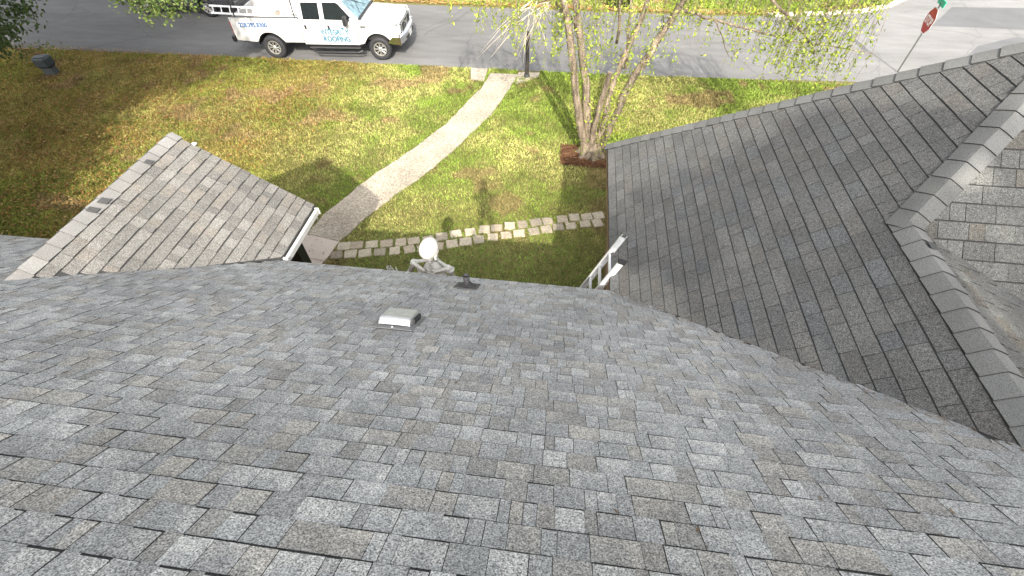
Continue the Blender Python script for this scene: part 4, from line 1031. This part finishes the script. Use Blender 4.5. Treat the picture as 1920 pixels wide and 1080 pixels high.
for k in range(120):
    x = random.uniform(-3.0, .6); top = random.uniform(4.0, 4.9); low = np.interp(x, [-3, -1.5, .6], [3.2, 2.5, 1.9])+abs(random.gauss(0, .5)); strand(x, random.uniform(11.2, 12.9), top, max(.4, top-low), random.choice((.3, .6, 1.1)))
for k in range(40):
    x = random.uniform(.2, 2.6); top = random.uniform(4, 4.8); strand(x, random.uniform(11.0, 12.3), top, random.uniform(.6, 2.2), random.choice((.5, 1.)))
for Q in stem_pts:                            # sprouts on the stems
    for k in range(420):
        i = random.randint(1, len(Q)-2); p = Q[i].lerp(Q[i+1], random.random()); LP.append(p+Vector((random.gauss(0, .13), random.gauss(0, .13), random.gauss(0, .1))))
for k in range(420): LP.append(Vector((random.gauss(.45, .28), random.gauss(-.1, .2), random.uniform(.3, 1.6))))
tw.build('hanging_twigs', M['bark'], tree)['kind'] = 'stuff'
V, F, T = leaf_cards(np.array([tuple(p) for p in LP]), .085, [(.27, .34, .035), (.22, .30, .03), (.36, .41, .055), (.16, .23, .035)], .42, .5)
np_mesh('crown', V, F, T, M['leaf'], tree)['kind'] = 'stuff'

def shade_tree(name, loc, hgt, blobs, label, cols, nleaf, size, branches=(), bark='bark_dark', group=None):
    t = empty(name, loc, label=label, cat='tree', group=group)
    b = MB(); b.tube(wob([(0, 0, -.1), (.1, .05, hgt*.35), (-.05, .1, hgt*.7), (.05, 0, hgt)], .06), [.34, .3, .27, .25, .23, .2, .17, .13, .1, .06], 10, jit=.08); b.build('trunk', M[bark], t, smooth=True)
    P = []
    for c, r, wgt in blobs:
        n = int(nleaf*wgt); m = max(6, n//60); cc = rng.standard_normal((m, 3)); cc /= np.linalg.norm(cc, axis=1)[:, None]; cc *= rng.random((m, 1))**.4
        cc = cc*np.asarray(r)+np.asarray(c); idx = rng.integers(0, m, n); P.append(cc[idx]+rng.standard_normal((n, 3))*np.asarray(r)*.13)
        b = MB(); b.tube(wob([(0, 0, hgt*.55), Vector(c)*.6+Vector((0, 0, hgt*.2)), c], .1), [.14, .12, .1, .09, .08, .05, .03], 7); b.build('branch', M[bark], t, smooth=True)
    for pts, r in branches:
        Q = wob([Vector(p)-Vector(loc) for p in pts], .04); b = MB(); b.tube(Q, np.linspace(r, r*.2, len(Q)).tolist(), 6); b.build('branch', M[bark], t, smooth=True)
    P = np.concatenate(P); V, F, T = leaf_cards(P, size, cols, .55); np_mesh('crown', V, F, T, M['leaf'], t)['kind'] = 'stuff'
    return t
DARK = [(.045, .075, .022), (.06, .095, .028), (.035, .06, .02), (.085, .12, .035)]
tA = shade_tree('oak_tree', (-17.5, 6.8, 0), 9, [((2.2, .0, 7.4), (4.6, 3.6, 1.7), 1.3), ((-1.5, 3.0, 8.6), (4.0, 3.6, 1.8), 1.0), ((1.5, -3.6, 7.0), (3.6, 2.2, 1.2), .6), ((4.6, 2.2, 7.0), (2.4, 2.2, .9), .45)], 'broad dark-leaved tree left of the lawn, its low branches hanging into view', DARK, 24000, .26,
    branches=[([(-15.5, 7.5, 6.5), (-12.6, 9.8, 5.4), (-11.2, 11.0, 4.2), (-10.6, 11.2, 3.5)], .08), ([(-12.6, 9.8, 5.4), (-10.6, 10.8, 4.6), (-9.9, 11.2, 3.7)], .04), ([(-17, 8, 6), (-16.8, 10, 4.2), (-15.9, 11, 2.6)], .06), ([(-15.8, 11.4, 2.3), (-15.3, 11.9, 1.75)], .012)])
def sprays(parent, tips, n, size, cols, spread):
    P = []
    for c in tips:
        for k in range(7):
            q = Vector(c)+Vector((random.gauss(0, spread), random.gauss(0, spread), random.gauss(0, spread*.7)))
            for j in range(n//7): P.append(tuple(q+Vector((random.gauss(0, .13), random.gauss(0, .13), random.gauss(0, .09)))-parent.location))
    V, F, T = leaf_cards(np.array(P), size, cols, .5, .3); np_mesh('foliage_spray', V, F, T, M['leaf'], parent)['kind'] = 'stuff'
def unp(x, y, Y):
    d = RC*(x-960)-UC*(y-540)+ZC*FPX; return Vector((0, 0, H))+d*(Y/d.y)
tips = [unp(x, y, 11.2) for x, y in ((225, -5), (245, 2), (262, 8), (278, 16), (288, 30), (300, 8), (318, 10), (328, 4), (272, 0), (305, 25), (345, 2), (362, 4), (240, -8))]
sprays(tA, tips, 60, .10, [(.10, .15, .035), (.13, .18, .04), (.07, .11, .03), (.18, .21, .07)], .10)
tips = [unp(x, y, 11.0) for x, y in ((8, 8), (25, 15), (38, 28), (12, 40), (28, 55), (6, 75), (20, 85), (45, 18), (10, 60), (0, 25), (-15, 40), (-10, 70), (2, 92))]
sprays(tA, tips, 80, .11, DARK, .16)
tips = [unp(x, y, 11.9) for x, y in ((75, 82), (92, 90), (105, 96))]
sprays(tA, tips, 22, .09, [(.16, .20, .05), (.12, .16, .04)], .07)
shade_tree('oak_tree', (-16.8, 1.2, 0), 7.5, [((2.4, .2, 5.6), (2.8, 2.4, 1.4), .8), ((-1, 0, 6.4), (2.6, 2.4, 1.4), .6), ((.8, 1.5, 4.6), (2.2, 1.4, .9), .4)], 'second dark-leaved tree standing nearer the left end of the house', DARK, 16000, .26)
SD = Vector((.28, -1.31, 1.0)); cl_ = []  # unseen tree: crown clumps set sunward of the wing roof to shade it
for p, r in (((1.07, 4.9, 2.98), .3), ((1.6, 4.35, 3.4), .4), ((1.7, 4.8, 3.5), .36), ((2.23, 4.67, 3.95), .4), ((2.64, 4.83, 4.3), .38), ((3.0, 4.96, 4.6), .36), ((3.3, 4.9, 4.8), .4), ((3.0, 3.35, 4.62), .36), ((2.95, 2.7, 4.6), .34), ((2.75, 2.3, 4.4), .36), ((2.3, 3.3, 4.0), .3), ((1.9, 3.2, 3.7), .28), ((3.9, 3.5, 4.6), .45), ((4.3, 3.2, 4.4), .45), ((4.2, 4.0, 5.1), .4), ((3.8, 2.6, 4.3), .35), ((4.9, 3.4, 4.6), .5)):
    q = Vector(p)+SD*random.uniform(7.0, 8.0)-Vector((4.6, -7.2, 0)); cl_.append((tuple(q), (r*1.3, r*1.3, r*.9), r*.85))
shade_tree('wing_shade_tree', (4.6, -7.2, 0), 11.5, cl_+[((.6, -.6, 12.2), (2.2, 1.6, 1.2), .6)], 'unseen tall leafy tree behind the house, crown shaped to shade the wing', DARK, 2600, .16)
shade_tree('oak_tree', (-25.5, 13.5, 0), 10, [((2.5, 1.5, 8.6), (5, 4.2, 1.6), 1.2), ((5.6, 3.5, 7.6), (3.2, 3.2, 1.2), .7), ((1, -4, 8), (4, 3, 1.4), .7)], 'unseen wide dark-leaved tree added at the far left to block sky light', DARK, 20000, .3)  # added out of view so its crown blocks sky light over the left lawn
# shrub across the road
def shrub(loc, r, label, n=2600):
    t = empty('shrub', loc, label=label, cat='shrub', group='shrubs across the road'); P = rng.standard_normal((n, 3)); P /= np.linalg.norm(P, axis=1)[:, None]; P *= rng.random((n, 1))**.33*np.asarray(r); P[:, 2] = np.abs(P[:, 2]+r[2]*.55)
    V, F, T = leaf_cards(P, .12, [(.10, .13, .025), (.15, .18, .03), (.06, .085, .02)], .5); np_mesh('crown', V, F, T, M['leaf'], t)['kind'] = 'stuff'
    b = MB()
    for k in range(6): b.tube([(random.uniform(-.1, .1), random.uniform(-.1, .1), -.02), (random.uniform(-.4, .4)*r[0], random.uniform(-.4, .4)*r[1], r[2]*1.1)], [.03, .012], 5)
    b.build('stem', M['bark_dark'], t)
shrub((1.85, 23.1, 0), (.6, .5, .75), 'round dark green shrub across the road behind the tree')

# ------------------------------------------------------------------ the roofer who takes the picture (his shadow falls on the lawn)
person = empty('person', (.12, -.42, zmain(.12, -.42)), 0, 'person in dark work clothes standing on the roof, casting the shadow on the lawn', 'person')
def skin(name, J, E_, m):
    me = bpy.data.meshes.new(name); me.from_pydata([j[0] for j in J], E_, []); o = bpy.data.objects.new(name, me); col.objects.link(o); o.parent = person
    o.modifiers.new('skin', 'SKIN'); o.modifiers.new('sub', 'SUBSURF').levels = 1; o.modifiers['sub'].render_levels = 1
    for k, (p, r) in enumerate(J): me.skin_vertices[0].data[k].radius = (r, r) if not hasattr(r, '__len__') else r
    me.skin_vertices[0].data[0].use_root = True; me.materials.append(m); return o
M['cloth'] = mat('dark_work_cloth', (.03, .035, .045), .9); M['skin'] = mat('skin', (.36, .22, .15), .6)
J = [((0, 0, .92), (.17, .12)), ((0, .0, 1.12), (.15, .11)), ((0, .01, 1.38), (.18, .12)), ((0, .02, 1.47), .07), ((0, .04, 1.54), .055), ((0, .06, 1.62), .09), ((0, .07, 1.70), .095), ((0, .06, 1.76), .06),
     ((-.10, 0, .86), .095), ((-.13, .06, .48), .065), ((-.14, .02, .10), .045), ((-.14, .14, .03), .04), ((.10, 0, .86), .095), ((.14, .02, .46), .065), ((.15, -.06, .06), .045), ((.15, .07, -.02), .04),
     ((-.2, .0, 1.40), .06), ((-.27, .06, 1.16), .048), ((-.15, .30, 1.36), .036), ((-.1, .36, 1.42), .028), ((.2, .0, 1.40), .06), ((.27, .06, 1.16), .048), ((.02, .30, 1.36), .036), ((-.04, .36, 1.42), .028)]
ED = [(0, 1), (1, 2), (2, 3), (3, 4), (4, 5), (5, 6), (6, 7), (0, 8), (8, 9), (9, 10), (10, 11), (0, 12), (12, 13), (13, 14), (14, 15), (2, 16), (16, 17), (17, 18), (18, 19), (2, 20), (20, 21), (21, 22), (22, 23)]
skin('body', J, ED, M['cloth'])
b = MB(); b.lathe([(.118, 1.70), (.115, 1.76), (.09, 1.82), (.04, 1.845), (0, 1.85)], 14, o=(0, .06, 0)); b.box((0, .17, 1.705), (.17, .14, .012)); b.build('cap', M['cloth'], person, smooth=True)
